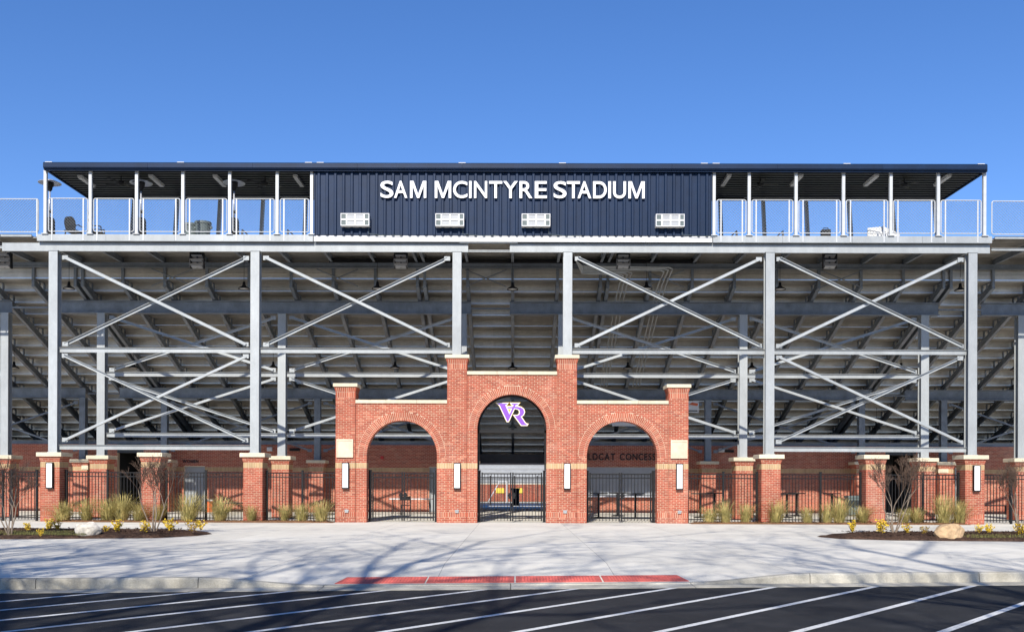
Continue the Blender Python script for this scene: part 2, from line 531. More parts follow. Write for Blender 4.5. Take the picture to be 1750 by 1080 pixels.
def runs(i0, i1, cf=red):
    return [(i * C, (i + 1) * C, 'run', cf, 0, 0) for i in range(i0, i1)]
def soldier(i, cf=red, o0=0, o1=0):
    return [(i * C, (i + 3) * C, 'sol', cf, o0, o1)]

FACES = [((0, -1), (1, 0)), ((1, 0), (0, 1)), ((0, 1), (-1, 0)), ((-1, 0), (0, -1))]   # normal, along
def brick_pier_mesh(mb, core, cx, cy, W, D, rows, flare_from=None, flare=0.0, ztop=None):
    for (nx, ny), (ux, uy) in FACES:
        half_n = (W if nx else D) / 2 - 0.009
        wid = (D if nx else W)
        O = Vector((cx + nx * half_n - ux * wid / 2, cy + ny * half_n - uy * wid / 2, 0))
        brick_face(mb, O, (ux, uy, 0), (nx, ny, 0), wid, rows, endl=True, endr=True)
    a, b = W / 2 - 0.010, D / 2 - 0.010
    zt = ztop
    zf = flare_from if flare_from is not None else zt
    core.box(cx - a, cx + a, cy - b, cy + b, 0, zf)
    if zf < zt:
        f = flare
        vs = [(cx - a, cy - b, zf), (cx + a, cy - b, zf), (cx + a, cy + b, zf), (cx - a, cy + b, zf),
              (cx - a - f, cy - b - f, zt), (cx + a + f, cy - b - f, zt), (cx + a + f, cy + b + f, zt), (cx - a - f, cy + b + f, zt)]
        core.add(vs, [(4, 5, 6, 7), (0, 1, 5, 4), (1, 2, 6, 5), (2, 3, 7, 6), (3, 0, 4, 7)])
def cap_block(mb, cx, cy, hw, hd, z0, z1, bev=0.012):
    mb.box(cx - hw, cx + hw, cy - hd, cy + hd, z0, z1 - bev)
    vs = [(cx - hw, cy - hd, z1 - bev), (cx + hw, cy - hd, z1 - bev), (cx + hw, cy + hd, z1 - bev), (cx - hw, cy + hd, z1 - bev)]
    vs += [(cx - hw + bev, cy - hd + bev, z1), (cx + hw - bev, cy - hd + bev, z1), (cx + hw - bev, cy + hd - bev, z1), (cx - hw + bev, cy + hd - bev, z1)]
    mb.add(vs, [(4, 5, 6, 7), (0, 1, 5, 4), (1, 2, 6, 5), (2, 3, 7, 6), (3, 0, 4, 7)])

YA, YB, YC, YW = 35.88, 40.02, 47.2, 47.95
XCOL = [-17.33, -9.71, -2.09, 2.09, 9.71, 17.33]

# ================================================================ GROUND
def cl(x): return 15.5 + 0.101 * x                  # kerb face line (the road runs slightly askew)
CS = math.cos(math.atan(0.101))
def ramp(x):
    d = max(-2.95 - x, x - 3.05, 0)
    t = max(0.0, 1 - d / 2.1)
    return t * t * (3 - 2 * t)
def pz(x, wd):
    return -0.15 * ramp(x) * max(0.0, 1 - wd / 2.3) + 0.0
def struct(o): return tag(o, kind='structure')

mb = MB(); mb.box(-600, 600, -300, 900, -1.0, -0.42)
struct(mb.build('ground', 'lawn'))
xs = [-60, -40, -30, -22, -16, -12, -9, -7, -6] + [-5.2 + 0.2 * i for i in range(53)] + [6, 7, 9, 12, 16, 22, 30, 40, 60]
ws = [0.16, 0.3, 0.45, 0.6, 0.8, 1.1, 1.4, 1.7, 2.0, 2.3, 2.8]
mb = MB()
nx = len(xs)
vs = []
for wd in ws:
    for x in xs: vs.append((x, cl(x) + wd / CS, pz(x, wd)))
for y in (24.0, 30.0, 36.0, 44.0, 52.0, 57.0):
    for x in xs: vs.append((x, y, 0.0))
nr = len(ws) + 6
mb.add(vs, [(j * nx + i, j * nx + i + 1, (j + 1) * nx + i + 1, (j + 1) * nx + i) for j in range(nr - 1) for i in range(nx - 1)])
struct(mb.build('plaza_pavement', 'concrete'))
road = MB()
rows_r = []
for x in (-80, -20, 0, 20, 80):
    rows_r.append((x, cl(x) - 0.45 / CS, -0.174))
for x in (-80, -20, 0, 20, 80):
    rows_r.append((x, -60, -0.174))
road.add(rows_r, [(5 + i, 6 + i, 1 + i, i) for i in range(4)])
road = struct(road.build('road', 'asphalt'))
# kerb: single cast pieces with open joints, each with its gutter pan
kerb = thing('kerb', (0, 15.5, -0.17), None, None); struct(kerb)
x = -40.0
cuts = [-40, -31, -22, -16, -12.5, -10.3, -7.35, -4.9, -2.95, 0.05, 3.05, 5.1, 8.1, 11.1, 15, 22, 31, 40]
for a, b in zip(cuts, cuts[1:]):
    mb = MB()
    n = max(1, int((b - a) / 0.3)) if -6 < a < 6 else 1
    n = min(n, 12)
    pts = [a + 0.006 + (b - a - 0.012) * i / n for i in range(n + 1)]
    vs = []
    for p in pts:
        c = cl(p); zt = pz(p, 0.16)
        ch = min(0.025, max(0.004, (zt + 0.16) * 0.3))
        vs += [(p, c + 0.158 / CS, -0.3), (p, c + 0.158 / CS, zt + 0.001), (p, c + ch, zt), (p, c, zt - ch), (p, c - 0.012, -0.158),
               (p, c - 0.45 / CS, -0.168), (p, c - 0.45 / CS, -0.3)]
    k = 7
    fs = [(i * k + j, i * k + j + 1, (i + 1) * k + j + 1, (i + 1) * k + j) for i in range(n) for j in range(k - 1)]
    fs += [tuple(range(k)), tuple(range(n * k + k - 1, n * k - 1, -1))]
    mb.add(vs, fs)
    mb.build('kerb_stone', 'curb', kerb)
# tactile tiles in the ramp
for i in range(4):
    a, b = -2.83 + i * 1.475 + 0.015, -2.83 + (i + 1) * 1.475 - 0.015
    mb = MB()
    def tp(x, wd, h): return (x, cl(x) + wd / CS, pz(x, wd) + h)
    w0, w1 = 0.20, 0.80
    ins0 = 0.10 if i == 0 else 0; ins1 = 0.10 if i == 3 else 0
    vs = [tp(a, w0, 0.002), tp(b, w0, 0.002), tp(b - ins1, w1, 0.002), tp(a + ins0, w1, 0.002), tp(a, w0, 0.012), tp(b, w0, 0.012), tp(b - ins1, w1, 0.012), tp(a + ins0, w1, 0.012)]
    mb.add(vs, [(4, 5, 6, 7), (0, 1, 5, 4), (1, 2, 6, 5), (2, 3, 7, 6), (3, 0, 4, 7)])
    for u in range(24):
        for v in range(9):
            x_ = a + 0.12 + (b - a - 0.24) * u / 23; wd = w0 + 0.06 + (w1 - w0 - 0.12) * v / 8
            r0, r1 = 0.016, 0.010
            vs = [tp(x_ - r0, wd - r0, 0.012), tp(x_ + r0, wd - r0, 0.012), tp(x_ + r0, wd + r0, 0.012), tp(x_ - r0, wd + r0, 0.012),
                  tp(x_ - r1, wd - r1, 0.017), tp(x_ + r1, wd - r1, 0.017), tp(x_ + r1, wd + r1, 0.017), tp(x_ - r1, wd + r1, 0.017)]
            mb.add(vs, [(4, 5, 6, 7), (0, 1, 5, 4), (1, 2, 6, 5), (2, 3, 7, 6), (3, 0, 4, 7)])
    o = mb.build('tactile_tile', 'red_tile')
    o['label'] = ['leftmost', 'second from left', 'third from left', 'rightmost'][i] + ' red tactile tile in the kerb ramp'
    o['category'] = 'tactile tile'; o['group'] = 'red tactile tiles of the kerb ramp'
# diagonal hatching painted on the asphalt
for (a, b, c, d) in [(0, 1035, 158, 1018), (0, 1053, 326, 1016), (0, 1075, 490, 1015), (165, 1080, 655, 1013), (300, 1085, 827, 1012), (560, 1078, 987, 1010),
                     (766, 1079, 1157, 1008), (965, 1079, 1326.5, 1005), (1177, 1079, 1500, 1002.5), (1386.5, 1079, 1666, 1000.7), (1609, 1079, 1835, 998)]:
    q = at(c, d, Z=-0.17)
    dr = Vector((0.665, 0.747, 0))
    q = Vector((q.x, cl(q.x) - 0.47 / CS, 0))
    p = q - dr * 11
    sd_ = Vector((dr.y, -dr.x, 0)) * 0.055
    z = Vector((0, 0, -0.170))
    skew = Vector((1, 0.101, 0)) * 0.075
    o = MB().add([tuple(p - sd_ + z), tuple(p + sd_ + z), tuple(q + skew + z), tuple(q - skew + z)], [(0, 1, 2, 3)]).build('painted_stripe', 'paint', road)

# planting beds
def mound(name, outline, h, m, seed, z0=0.004):
    rnd = random.Random(seed)
    pts = [Vector((x, y, 0)) for x, y in outline]
    c = sum(pts, Vector()) / len(pts)
    # resample outline
    ring = []
    for a, b in zip(pts, pts[1:] + pts[:1]):
        n = max(1, int((b - a).length / 0.25))
        for i in range(n): ring.append(a + (b - a) * i / n)
    mb = MB(); vs = []; L = [1.0, 0.97, 0.93, 0.86, 0.75, 0.6, 0.4, 0.2]
    hs = [0, 0.35, 0.55, 0.75, 0.9, 1, 1, 1]
    n = len(ring)
    for l, hh in zip(L, hs):
        for p in ring:
            # shrink across the narrow (y) direction mostly
            q = Vector((p.x, c.y + (p.y - c.y) * l, 0)); q.x = c.x + (p.x - c.x) * (0.5 + 0.5 * l if l < 0.93 else l + (1 - l) * 0.4)
            vs.append((q.x + rnd.uniform(-.02, .02), q.y + rnd.uniform(-.02, .02), z0 + h * hh + (rnd.uniform(-.018, .018) if hh else 0)))
    fs = [(j * n + i, j * n + (i + 1) % n, (j + 1) * n + (i + 1) % n, (j + 1) * n + i) for j in range(len(L) - 1) for i in range(n)]
    fs.append(tuple(range((len(L) - 1) * n, len(L) * n)))
    mb.add(vs, fs)
    o = mb.build(name, m)
    return struct(o)
bedL = [(-30, 25.0), (-13.2, 24.6), (-9.5, 25.3), (-8.75, 26.4), (-8.65, 27.4), (-9.4, 28.1), (-12, 28.4), (-30, 28.8)]
bedR = [(8.7, 27.0), (9.0, 26.0), (10.2, 25.4), (13.5, 25.0), (30, 25.0), (30, 28.8), (13, 28.6), (10.2, 28.3)]
mound('planting_bed', bedL, 0.13, 'mulch', 1)
mound('planting_bed', bedR, 0.12, 'mulch', 2)
for x0, x1, sd1 in ((-16.95, -6.62, 3), (6.65, 16.95, 4), (-40, -21, 5), (21, 40, 6)):
    mound('planting_strip', [(x0, 35.0), (x1, 35.0), (x1, 35.86), (x0, 35.86)], 0.05, 'pine', sd1)

# mulch chips and low grass over the beds
def chips(name, outline_box, n, m, seed, h=0.13, size=0.05, blades=False):
    rnd = random.Random(seed); mb = MB()
    x0, x1, y0, y1 = outline_box
    for _ in range(n):
        x = rnd.uniform(x0, x1); y = rnd.uniform(y0, y1); z = h
        if blades:
            hh = rnd.uniform(0.03, 0.09); a = rnd.uniform(0, 6.3); l = rnd.uniform(0, 0.05)
            dx, dy = math.cos(a) * 0.006, math.sin(a) * 0.006
            mb.add([(x - dx, y - dy, z), (x + dx, y + dy, z), (x + l * math.sin(a), y - l * math.cos(a), z + hh)], [(0, 1, 2)])
        else:
            s = rnd.uniform(0.4, 1) * size; a = rnd.uniform(0, 6.3)
            u = Vector((math.cos(a), math.sin(a), rnd.uniform(-.4, .4))) * s; v = Vector((-math.sin(a), math.cos(a), rnd.uniform(-.4, .4))) * s * 0.35
            c = Vector((x, y, z + rnd.uniform(-.01, .03)))
            mb.add([tuple(c - u - v), tuple(c + u - v), tuple(c + u + v), tuple(c - u + v)], [(0, 1, 2, 3)])
    return tag(mb.build(name, m), kind='stuff')
chips('mulch_chips', (-20, -9.2, 25.4, 27.9), 2600, 'mulch', 11)
chips('mulch_chips', (9.6, 20, 25.6, 28.0), 2600, 'mulch', 12, h=0.12)
chips('straw_mulch', (-16.8, -6.8, 35.1, 35.75), 1500, 'pine', 13, h=0.055)
chips('straw_mulch', (6.8, 16.8, 35.1, 35.75), 1500, 'pine', 14, h=0.055)
chips('low_grass', (-14.6, -11.2, 24.9, 26.2), 5000, 'lawn', 15, h=0.10, blades=True)
chips('low_grass', (12.2, 17.5, 25.2, 26.2), 3500, 'lawn', 16, h=0.09, blades=True)

# ================================================================ ENTRANCE PORTAL
portal = thing('entrance_portal', (0, YA, 0), 'red brick gateway with three arches and stepped stone coped top', 'gateway')
PF = YA - 0.37                     # front of the piers
def portal_pier(cx, n):
    rows = runs(0, 3) + soldier(3) + runs(6, 30) + soldier(30, sand) + runs(33, n - 6) + soldier(n - 6) + soldier(n - 3, red, 0.0, 0.05)
    mb, core = MB(), MB()
    brick_pier_mesh(mb, core, cx, YA, 0.74, 0.74, rows, (n - 3) * C, 0.05, n * C)
    p = core.build('pier', 'mortar', portal)
    mb.build('brick', 'brick', p, kind='stuff')
    cp = MB(); cap_block(cp, cx, YA, 0.455, 0.455, n * C, n * C + 0.125)
    cp.build('cap_stone', 'stone', p)
OX, IX = 6.24, 2.06
for s in (-1, 1):
    portal_pier(s * OX, 75)
    portal_pier(s * IX, 91)
WF = PF + 0.05                     # wall front
WB = PF + 0.50
def portal_wall(xa, xb, xc, Rr, nspring, ntop, coping):
    zs, zt = nspring, ntop * C
    core = MB()
    yf, yb = WF + 0.009, WB - 0.009
    core.box(xa, xc - Rr - 0.009, yf, yb, 0, zs); core.box(xc + Rr + 0.009, xb, yf, yb, 0, zs)
    # body above the springing
    N = 32; Ro = Rr + 0.1
    arc = [(xc - Ro * math.cos(math.pi * i / N), zs + Ro * math.sin(math.pi * i / N)) for i in range(N + 1)]
    if True:
        top = [(x_, zt) for x_, _ in arc]
        vs = [(x_, yf, z_) for x_, z_ in arc] + [(x_, yf, z_) for x_, z_ in top] + [(x_, yb, z_) for x_, z_ in arc] + [(x_, yb, z_) for x_, z_ in top]
        n1 = N + 1; fs = []
        for i in range(N):
            fs += [(i, i + 1, n1 + i + 1, n1 + i), (2 * n1 + i, 3 * n1 + i, 3 * n1 + i + 1, 2 * n1 + i + 1), (n1 + i, n1 + i + 1, 3 * n1 + i + 1, 3 * n1 + i)]
        core.add(vs, fs)
        core.box(xa, xc - Ro, yf, yb, zs, zt); core.box(xc + Ro, xb, yf, yb, zs, zt)
    wl = core.build('wall', 'mortar', portal)
    Rring = Rr + 0.12 + 0.205
    def holes(W, flip):
        def h(zm, z0, z1):
            if z1 <= zs + 0.01: hw = Rr
            else:
                dz = max(0.0, zm - zs)
                hw = math.sqrt(max(0, Rring ** 2 - dz ** 2))
            if hw <= 0.02: return [(0, W)]
            c_ = (xb - xc) if flip else (xc - xa)
            return [i for i in ((0, c_ - hw), (c_ + hw, W)) if i[1] - i[0] > 0.03]
        return h
    rows = runs(0, 3) + soldier(3) + runs(6, 30) + soldier(30, sand) + runs(33, ntop)
    mb = MB()
    brick_face(mb, (xa, yf, 0), (1, 0, 0), (0, -1, 0), xb - xa, rows, holes(xb - xa, False))
    brick_face(mb, (xb, yb, 0), (-1, 0, 0), (0, 1, 0), xb - xa, rows, holes(xb - xa, True))
    nz = int(zs / C)
    rj = [r for r in rows if r[1] <= zs + 0.01]
    brick_face(mb, (xc - Rr - 0.009, WF, 0), (0, 1, 0), (1, 0, 0), WB - WF, rj)
    brick_face(mb, (xc + Rr + 0.009, WB, 0), (0, -1, 0), (-1, 0, 0), WB - WF, rj)
    mb.build('brick', 'brick', wl, kind='stuff')
    # arch rings: inner rowlock ring and outer soldier ring
    for r0, r1, y0, y1, wd in ((Rr, Rr + 0.112, WF - 0.002, WB + 0.002, 0.0677), (Rr + 0.122, Rring - 0.006, WF - 0.004, WB + 0.004, 0.0677)):
        av = MB(); n = int(round(math.pi * (r0 + r1) / 2 / wd))
        for i in range(n):
            t0 = math.pi * i / n; t1 = math.pi * (i + 1) / n
            g = 0.0075 / ((r0 + r1) / 2); t0 += g; t1 -= g
            P = [(xc - r * math.cos(t), zs + r * math.sin(t)) for r, t in ((r0, t0), (r0, t1), (r1, t1), (r1, t0))]
            vs = [(a, y0, b) for a, b in P] + [(a, y1, b) for a, b in P]
            av.add(vs, [(0, 3, 2, 1), (4, 5, 6, 7), (0, 1, 5, 4), (1, 2, 6, 5), (2, 3, 7, 6), (3, 0, 4, 7)], red())
        av.build('arch_brick', 'brick', wl, kind='stuff')
    am = MB(); N = 40          # mortar bed between the ring bricks
    vs = []
    for i in range(N + 1):
        t = math.pi * i / N
        for r, y in ((Rr + 0.008, WF + 0.007), (Rring - 0.002, WF + 0.007), (Rring - 0.002, WB - 0.007), (Rr + 0.008, WB - 0.007)):
            vs.append((xc - r * math.cos(t), y, zs + r * math.sin(t)))
    am.add(vs, [(4 * i + j, 4 * i + (j + 1) % 4, 4 * (i + 1) + (j + 1) % 4, 4 * (i + 1) + j) for i in range(N) for j in range(4)])
    am.build('arch_mortar', 'mortar', wl)
    # stone coping in lengths
    n = max(2, round((xb - xa) / 1.2))
    for i in range(n):
        cp = MB()
        a, b = xa + (xb - xa) * i / n + 0.004, xa + (xb - xa) * (i + 1) / n - 0.004
        cap_block(cp, (a + b) / 2, (WF + WB) / 2, (b - a) / 2, (WB - WF) / 2 + 0.05, zt, zt + 0.125)
        cp.build('coping_stone', 'stone', wl)
portal_wall(-IX + 0.37, IX - 0.37, 0, 1.294, 52 * C, 82, 0.12)
for s in (-1, 1):
    a, b = sorted((s * (IX + 0.37), s * (OX - 0.37)))
    portal_wall(a, b, s * 4.13, 1.316, 37 * C, 66, 0.12)
# cream plaques, outlets on the outer piers
for s in (-1, 1):
    mb = MB(); x = s * 6.255
    mb.box(x - 0.29, x + 0.29, PF - 0.045, PF + 0.002, 2.45, 3.10)
    pl = mb.build('plaque', 'stone', portal)
    mb = MB()
    for (a, b, c, d) in ((x - .31, x + .31, 3.06, 3.12), (x - .31, x + .31, 2.43, 2.47), (x - .31, x - .275, 2.47, 3.06), (x + .275, x + .31, 2.47, 3.06)):
        mb.box(a, b, PF - 0.065, PF + 0.001, c, d)
    mb.build('plaque_frame', 'stone', pl)
for x in (-6.18, -2.05, 2.0, 6.28):
    mb = MB(); mb.box(x - 0.065, x + 0.065, PF - 0.045, PF, 0.37, 0.47); mb.box(x - 0.075, x + 0.075, PF - 0.06, PF - 0.045, 0.44, 0.485)
    mb.build('outlet_box', 'galv', portal)

# sconces
def sconce(x, yf, zc, label, ht=0.985):
    t = thing('wall_sconce', (x, yf, zc - ht / 2), label, 'wall lamp', 'tall white wall sconces on the brick piers')
    mb = MB(); h = ht / 2
    mb.box(x - 0.125, x + 0.125, yf - 0.03, yf + 0.001, zc - h, zc + h)
    mb.box(x - 0.125, x - 0.103, yf - 0.13, yf - 0.03, zc - h, zc + h); mb.box(x + 0.103, x + 0.125, yf - 0.13, yf - 0.03, zc - h, zc + h)
    mb.box(x - 0.103, x + 0.103, yf - 0.13, yf - 0.03, zc + h - 0.03, zc + h); mb.box(x - 0.103, x + 0.103, yf - 0.13, yf - 0.03, zc - h, zc - h + 0.045)
    mb.build('housing', 'black', t)
    d = MB(); d.box(x - 0.101, x + 0.101, yf - 0.122, yf - 0.032, zc - h + 0.047, zc + h - 0.032)
    d.build('diffuser', 'letter_white', t)
sconce(-6.22, PF, 1.75, 'white sconce on the leftmost pier of the brick gateway')
sconce(-2.04, PF, 1.75, 'white sconce on the tall pier left of the middle arch')
sconce(2.07, PF, 1.75, 'white sconce on the tall pier right of the middle arch')
sconce(6.27, PF, 1.75, 'white sconce on the rightmost pier of the brick gateway')

# ================================================================ BRICK PIERS under the steel columns
prow = runs(0, 3) + soldier(3) + runs(6, 30) + soldier(30, sand) + [((33 + i) * C, (34 + i) * C, 'run', red, 0.018 * i, 0.018 * (i + 1)) for i in range(3)]
_b, _c, _cap = MB(), MB(), MB()
brick_pier_mesh(_b, _c, 0, 0, 0.72, 0.72, prow, 33 * C, 0.054, 36 * C)
cap_block(_cap, 0, 0, 0.47, 0.47, 36 * C, 2.587)
me_b, me_c, me_cap = _b.mesh('brick', 'brick'), _c.mesh('core', 'mortar'), _cap.mesh('cap_stone', 'stone')
def brick_pier(x, y, label, group):
    t = thing('brick_pier', (x, y, 0), label, 'pier', group)
    c = link('core', me_c, t)
    b = link('brick', me_b, c); b['kind'] = 'stuff'
    link('cap_stone', me_cap, c)
    return t
PA = [(-17.33, 'front brick pier with a white sconce, far left of the gateway'), (-13.55, 'front brick pier without steel post left of the gateway, behind a bare shrub'),
      (-9.71, 'front brick pier next left of the gateway, without sconce'), (9.71, 'front brick pier next right of the gateway, without sconce'),
      (13.62, 'front brick pier without steel post right of the gateway, behind a bare shrub'), (17.33, 'front brick pier with a white sconce, far right of the gateway')]
for x, lb in PA: brick_pier(x, YA, lb, 'brick piers of the front row')
sconce(-17.3, YA - 0.36, 1.72, 'white sconce on the single brick pier at far left')
sconce(17.36, YA - 0.36, 1.72, 'white sconce on the single brick pier at far right')
XB2 = [-29.0, -21.4, -17.33, -9.71, -2.09, 2.09, 9.71, 17.33, 21.4, 29.0]
lbB = {-21.4: 'second row brick pier at the left picture edge', -17.33: 'second row brick pier beside the far left sconce pier', -9.71: 'second row brick pier left of the gateway, seen behind the fence',
       9.71: 'second row brick pier right of the gateway, seen behind the fence', 17.33: 'second row brick pier beside the far right sconce pier', 21.4: 'second row brick pier at the right picture edge'}
for x, lb in lbB.items(): brick_pier(x, YB, lb, 'brick piers of the second row')
lbC = {-21.4: 'rear brick pier against the building behind the far left sconce pier', -17.33: 'rear brick pier in front of the dark recess left of the gateway', -9.71: 'rear brick pier against the building left of the left arch',
       -2.09: 'rear brick pier at the left side of the passage', 2.09: 'rear brick pier at the right side of the passage',
       9.71: 'rear brick pier against the building right of the right arch', 17.33: 'rear brick pier in front of the dark recess right of the gateway', 21.4: 'rear brick pier against the building beside the far right sconce pier'}
for x, lb in lbC.items(): brick_pier(x, YC, lb, 'brick piers of the rear row')

# ================================================================ GRANDSTAND
gs = thing('grandstand', (0, YA, 0), 'galvanised steel grandstand seen from behind, with cross braced columns and stepped aluminium rows', 'grandstand')
ZB_A, ZT_A = 10.222, 10.53            # front beam
def column(x, y, z0, z1, m='galv', b=0.33, d=0.33):
    mb = MB(); mb.prism((x, y, z0), (x, y, z1), ipoly(d, b, 0.022, 0.016), up=(0, 1, 0))
    mb.box(x - b / 2 - 0.03, x + b / 2 + 0.03, y - d / 2 - 0.03, y + d / 2 + 0.03, z0, z0 + 0.03)
    o = mb.build('column', m, gs)
    cp = MB(); cp.box(x - b / 2 - 0.02, x + b / 2 + 0.02, y - d / 2 - 0.02, y + d / 2 + 0.02, z1 - 0.025, z1 + 0.001)
    cp.build('cap_plate', m, o)
for x in XCOL:
    z0 = 6.285 if abs(x) < 5 else 2.589
    column(x, YA, z0, ZB_A - 0.002)
zB_t, zB_b = 9.12, 8.59
zC_t, zC_b = 6.16, 5.65
for x in XB2:
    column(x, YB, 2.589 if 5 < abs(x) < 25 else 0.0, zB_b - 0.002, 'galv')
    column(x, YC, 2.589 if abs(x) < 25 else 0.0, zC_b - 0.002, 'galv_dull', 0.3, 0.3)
def hbeam(x0, x1, y, zb, zt, wd=0.3, m='galv_dull'):
    mb = MB(); mb.prism((x0, y, (zb + zt) / 2), (x1, y, (zb + zt) / 2), ipoly(zt - zb, wd, 0.025, 0.016))
    return mb.build('beam', m, gs)
for a, b in ((-19.35, -1.68), (-0.10, 18.05)):
    mb = MB(); mb.box(a, b, 35.885, 35.90, ZB_A, ZT_A); mb.box(a, b, 35.901, 35.99, ZB_A, ZB_A + .02); mb.box(a, b, 35.901, 35.99, ZT_A - .02, ZT_A); mb.build('beam', 'galv', gs)
hbeam(-1.68, -0.10, YA + 0.1, ZB_A + 0.02, ZB_A + 0.09, 0.1, 'galv')
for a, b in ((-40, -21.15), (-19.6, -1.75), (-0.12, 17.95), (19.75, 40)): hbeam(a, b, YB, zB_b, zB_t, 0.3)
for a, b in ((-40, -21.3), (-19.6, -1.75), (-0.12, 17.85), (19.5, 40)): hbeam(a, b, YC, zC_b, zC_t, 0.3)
for a, b in ((-21.15, -19.6), (-1.75, -0.12), (17.95, 19.75)):      # thin ties across the module joints
    mb = MB(); mb.box(a, b, YB - 0.05, YB + 0.05, 8.80, 8.87); mb.build('tie', 'galv_dull', gs)
    mb = MB(); mb.box(a, b, YC - 0.05, YC + 0.05, 5.84, 5.90); mb.build('tie', 'galv_dull', gs)

def lpoly(a, t=0.014, flip=1): return [(0, 0), (a * flip, 0), (a * flip, t), (t * flip, t), (t * flip, a), (0, a)] if flip > 0 else [(0, 0), (0, a), (-t, a), (-t, t), (-a, t), (-a, 0)]
def hbrace(x0, x1, y, z, m='galv', h=0.18):
    mb = MB(); mb.prism((x0, y, z), (x1, y, z), [(0, -h / 2), (.012, -h / 2), (.012, h / 2 - .012), (.07, h / 2 - .012), (.07, h / 2), (0, h / 2)])
    return mb.build('strut', m, gs)
def chan(w_, d_, t=0.012):
    # channel: web facing the camera, flanges turned back
    return [(-d_/2, -w_/2), (d_/2, -w_/2), (d_/2, -w_/2 + t), (-d_/2 + t, -w_/2 + t), (-d_/2 + t, w_/2 - t), (d_/2, w_/2 - t), (d_/2, w_/2), (-d_/2, w_/2)]
def xbrace(x0, x1, y, z0, z1, m='galv', sz=0.11):
    for k, (pa, pb) in enumerate((((x0, y, z1), (x1, y, z0)), ((x0, y, z0), (x1, y, z1)))):
        off = 0.075 * (1 if k else -1)
        a = Vector(pa) + Vector((0, off, 0)); b = Vector(pb) + Vector((0, off, 0))
        d = (b - a).normalized()
        a += d * 0.22; b -= d * 0.22
        mb = MB()
        bright = (k == 0) if (x0 + x1) < 0 else (k == 1)
        if z1 < 6.6: bright = not bright
        if bright:                    # angle with the flat leg to the front
            poly = [(sz * .9, -sz / 2), (sz * .9, -sz / 2 + .012), (.012, -sz / 2 + .012), (.012, sz / 2), (0, sz / 2), (0, -sz / 2)]
        else:                         # angle turned with its leg out
            poly = [(0, -sz / 2), (.012, -sz / 2), (.012, sz / 2 - .012), (sz * .8, sz / 2 - .012), (sz * .8, sz / 2), (0, sz / 2)]
        mb.prism(a, b, poly, up=(0, 0, 1))
        o = mb.build('brace', m, gs)
        for e, s in ((a, -1), (b, 1)):
            g = MB(); c = e + d * (s * -0.02)
            gx = 0.11
            g.box(c.x - gx, c.x + gx, y + off * 0.2 - 0.006, y + off * 0.2 + 0.006, c.z - 0.08, c.z + 0.08)
            g.build('gusset_plate', m, o)
cw = 0.165
for i, (a, b) in enumerate(zip(XCOL, XCOL[1:])):
    if abs(a + b) < 1: continue
    outer = abs(a + b) > 20
    hbrace(a + cw, b - cw, YA, 6.474)
    xbrace(a + cw, b - cw, YA, 6.60, 10.08)
    if outer:
        hbrace(a + cw, b - cw, YA, 2.80)
        xbrace(a + cw, b - cw, YA, 2.98, 6.36)
    hbrace(a + cw, b - cw, YB, 6.03)
    hbrace(a + cw, b - cw, YB, 3.47)
    xbrace(a + cw, b - cw, YB, 6.15, 8.5, 'galv')
    xbrace(a + cw, b - cw, YB, 3.58, 5.92, 'galv')
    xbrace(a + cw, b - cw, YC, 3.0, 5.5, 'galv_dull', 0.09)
for a, b in ((-29.0, -21.4), (21.4, 29.0)):
    for z in (6.03, 3.47): hbrace(a + cw, b - cw, YB, z)
    xbrace(a + cw, b - cw, YB, 6.15, 8.5); xbrace(a + cw, b - cw, YB, 3.58, 5.92)
    xbrace(a + cw, b - cw, YC, 3.0, 5.5, 'galv_dull', 0.09)

# stepped rows: stringers, treads, risers
SL = 0.412; TD = 0.838; RS = TD * SL; Y0 = 39.12; NST = 20
def zs_(y): return zB_t - SL * (y - YB)              # underside of the stringers
YE = Y0 + NST * TD
str_x = [0.0]
for s in (-1, 1):
    for v in (1.85, 3.62, 3.92): str_x.append(s * v)
    for k in range(1, 8): str_x.append(s * (3.92 + 1.735 * k))
    str_x += [s * 17.72, s * 18.02]
    for k in range(1, 9): str_x.append(s * (18.02 + 1.735 * k))
sm = MB()
nrm = Vector((0, SL, 1)).normalized()
p0 = Vector((0, Y0 - 0.1, zs_(Y0 - 0.1) + 0.15)); p1 = Vector((0, YE, zs_(YE) + 0.15))
dd = (p1 - p0).normalized()
h_ = 0.13
sm.prism(p0, p1, ipoly(0.27, 0.14, 0.014, 0.010), up=nrm)
# stepped angle seats carrying the treads
bk = MB()
for k in range(NST):
    yk = Y0 + k * TD; zk = zs_(yk) + 0.36
    bk.box(-0.03, 0.03, yk + 0.02, yk + TD - 0.02, zk - 0.035, zk - 0.003)
    bk.box(-0.03, 0.03, yk + TD - 0.06, yk + TD - 0.02, zk - RS - 0.03, zk - 0.036)
    bk.box(-0.025, 0.025, yk + 0.40, yk + 0.45, zs_(yk + 0.42) + 0.25, zk - 0.036)
me_s = sm.mesh('stringer', 'galv_dull'); me_k = bk.mesh('step_bracket', 'galv_dull')
me_post = MB().box(-0.055, 0.055, Y0 - 0.14, Y0 - 0.05, zs_(Y0) + 0.02, 10.58).mesh('post', 'galv_dull')
for x in str_x:
    o = link('stringer', me_s, gs, (x, 0, 0))
    b = link('step_bracket', me_k, o, (x, 0, 0))
    link('post', me_post, o, (x, 0, 0))
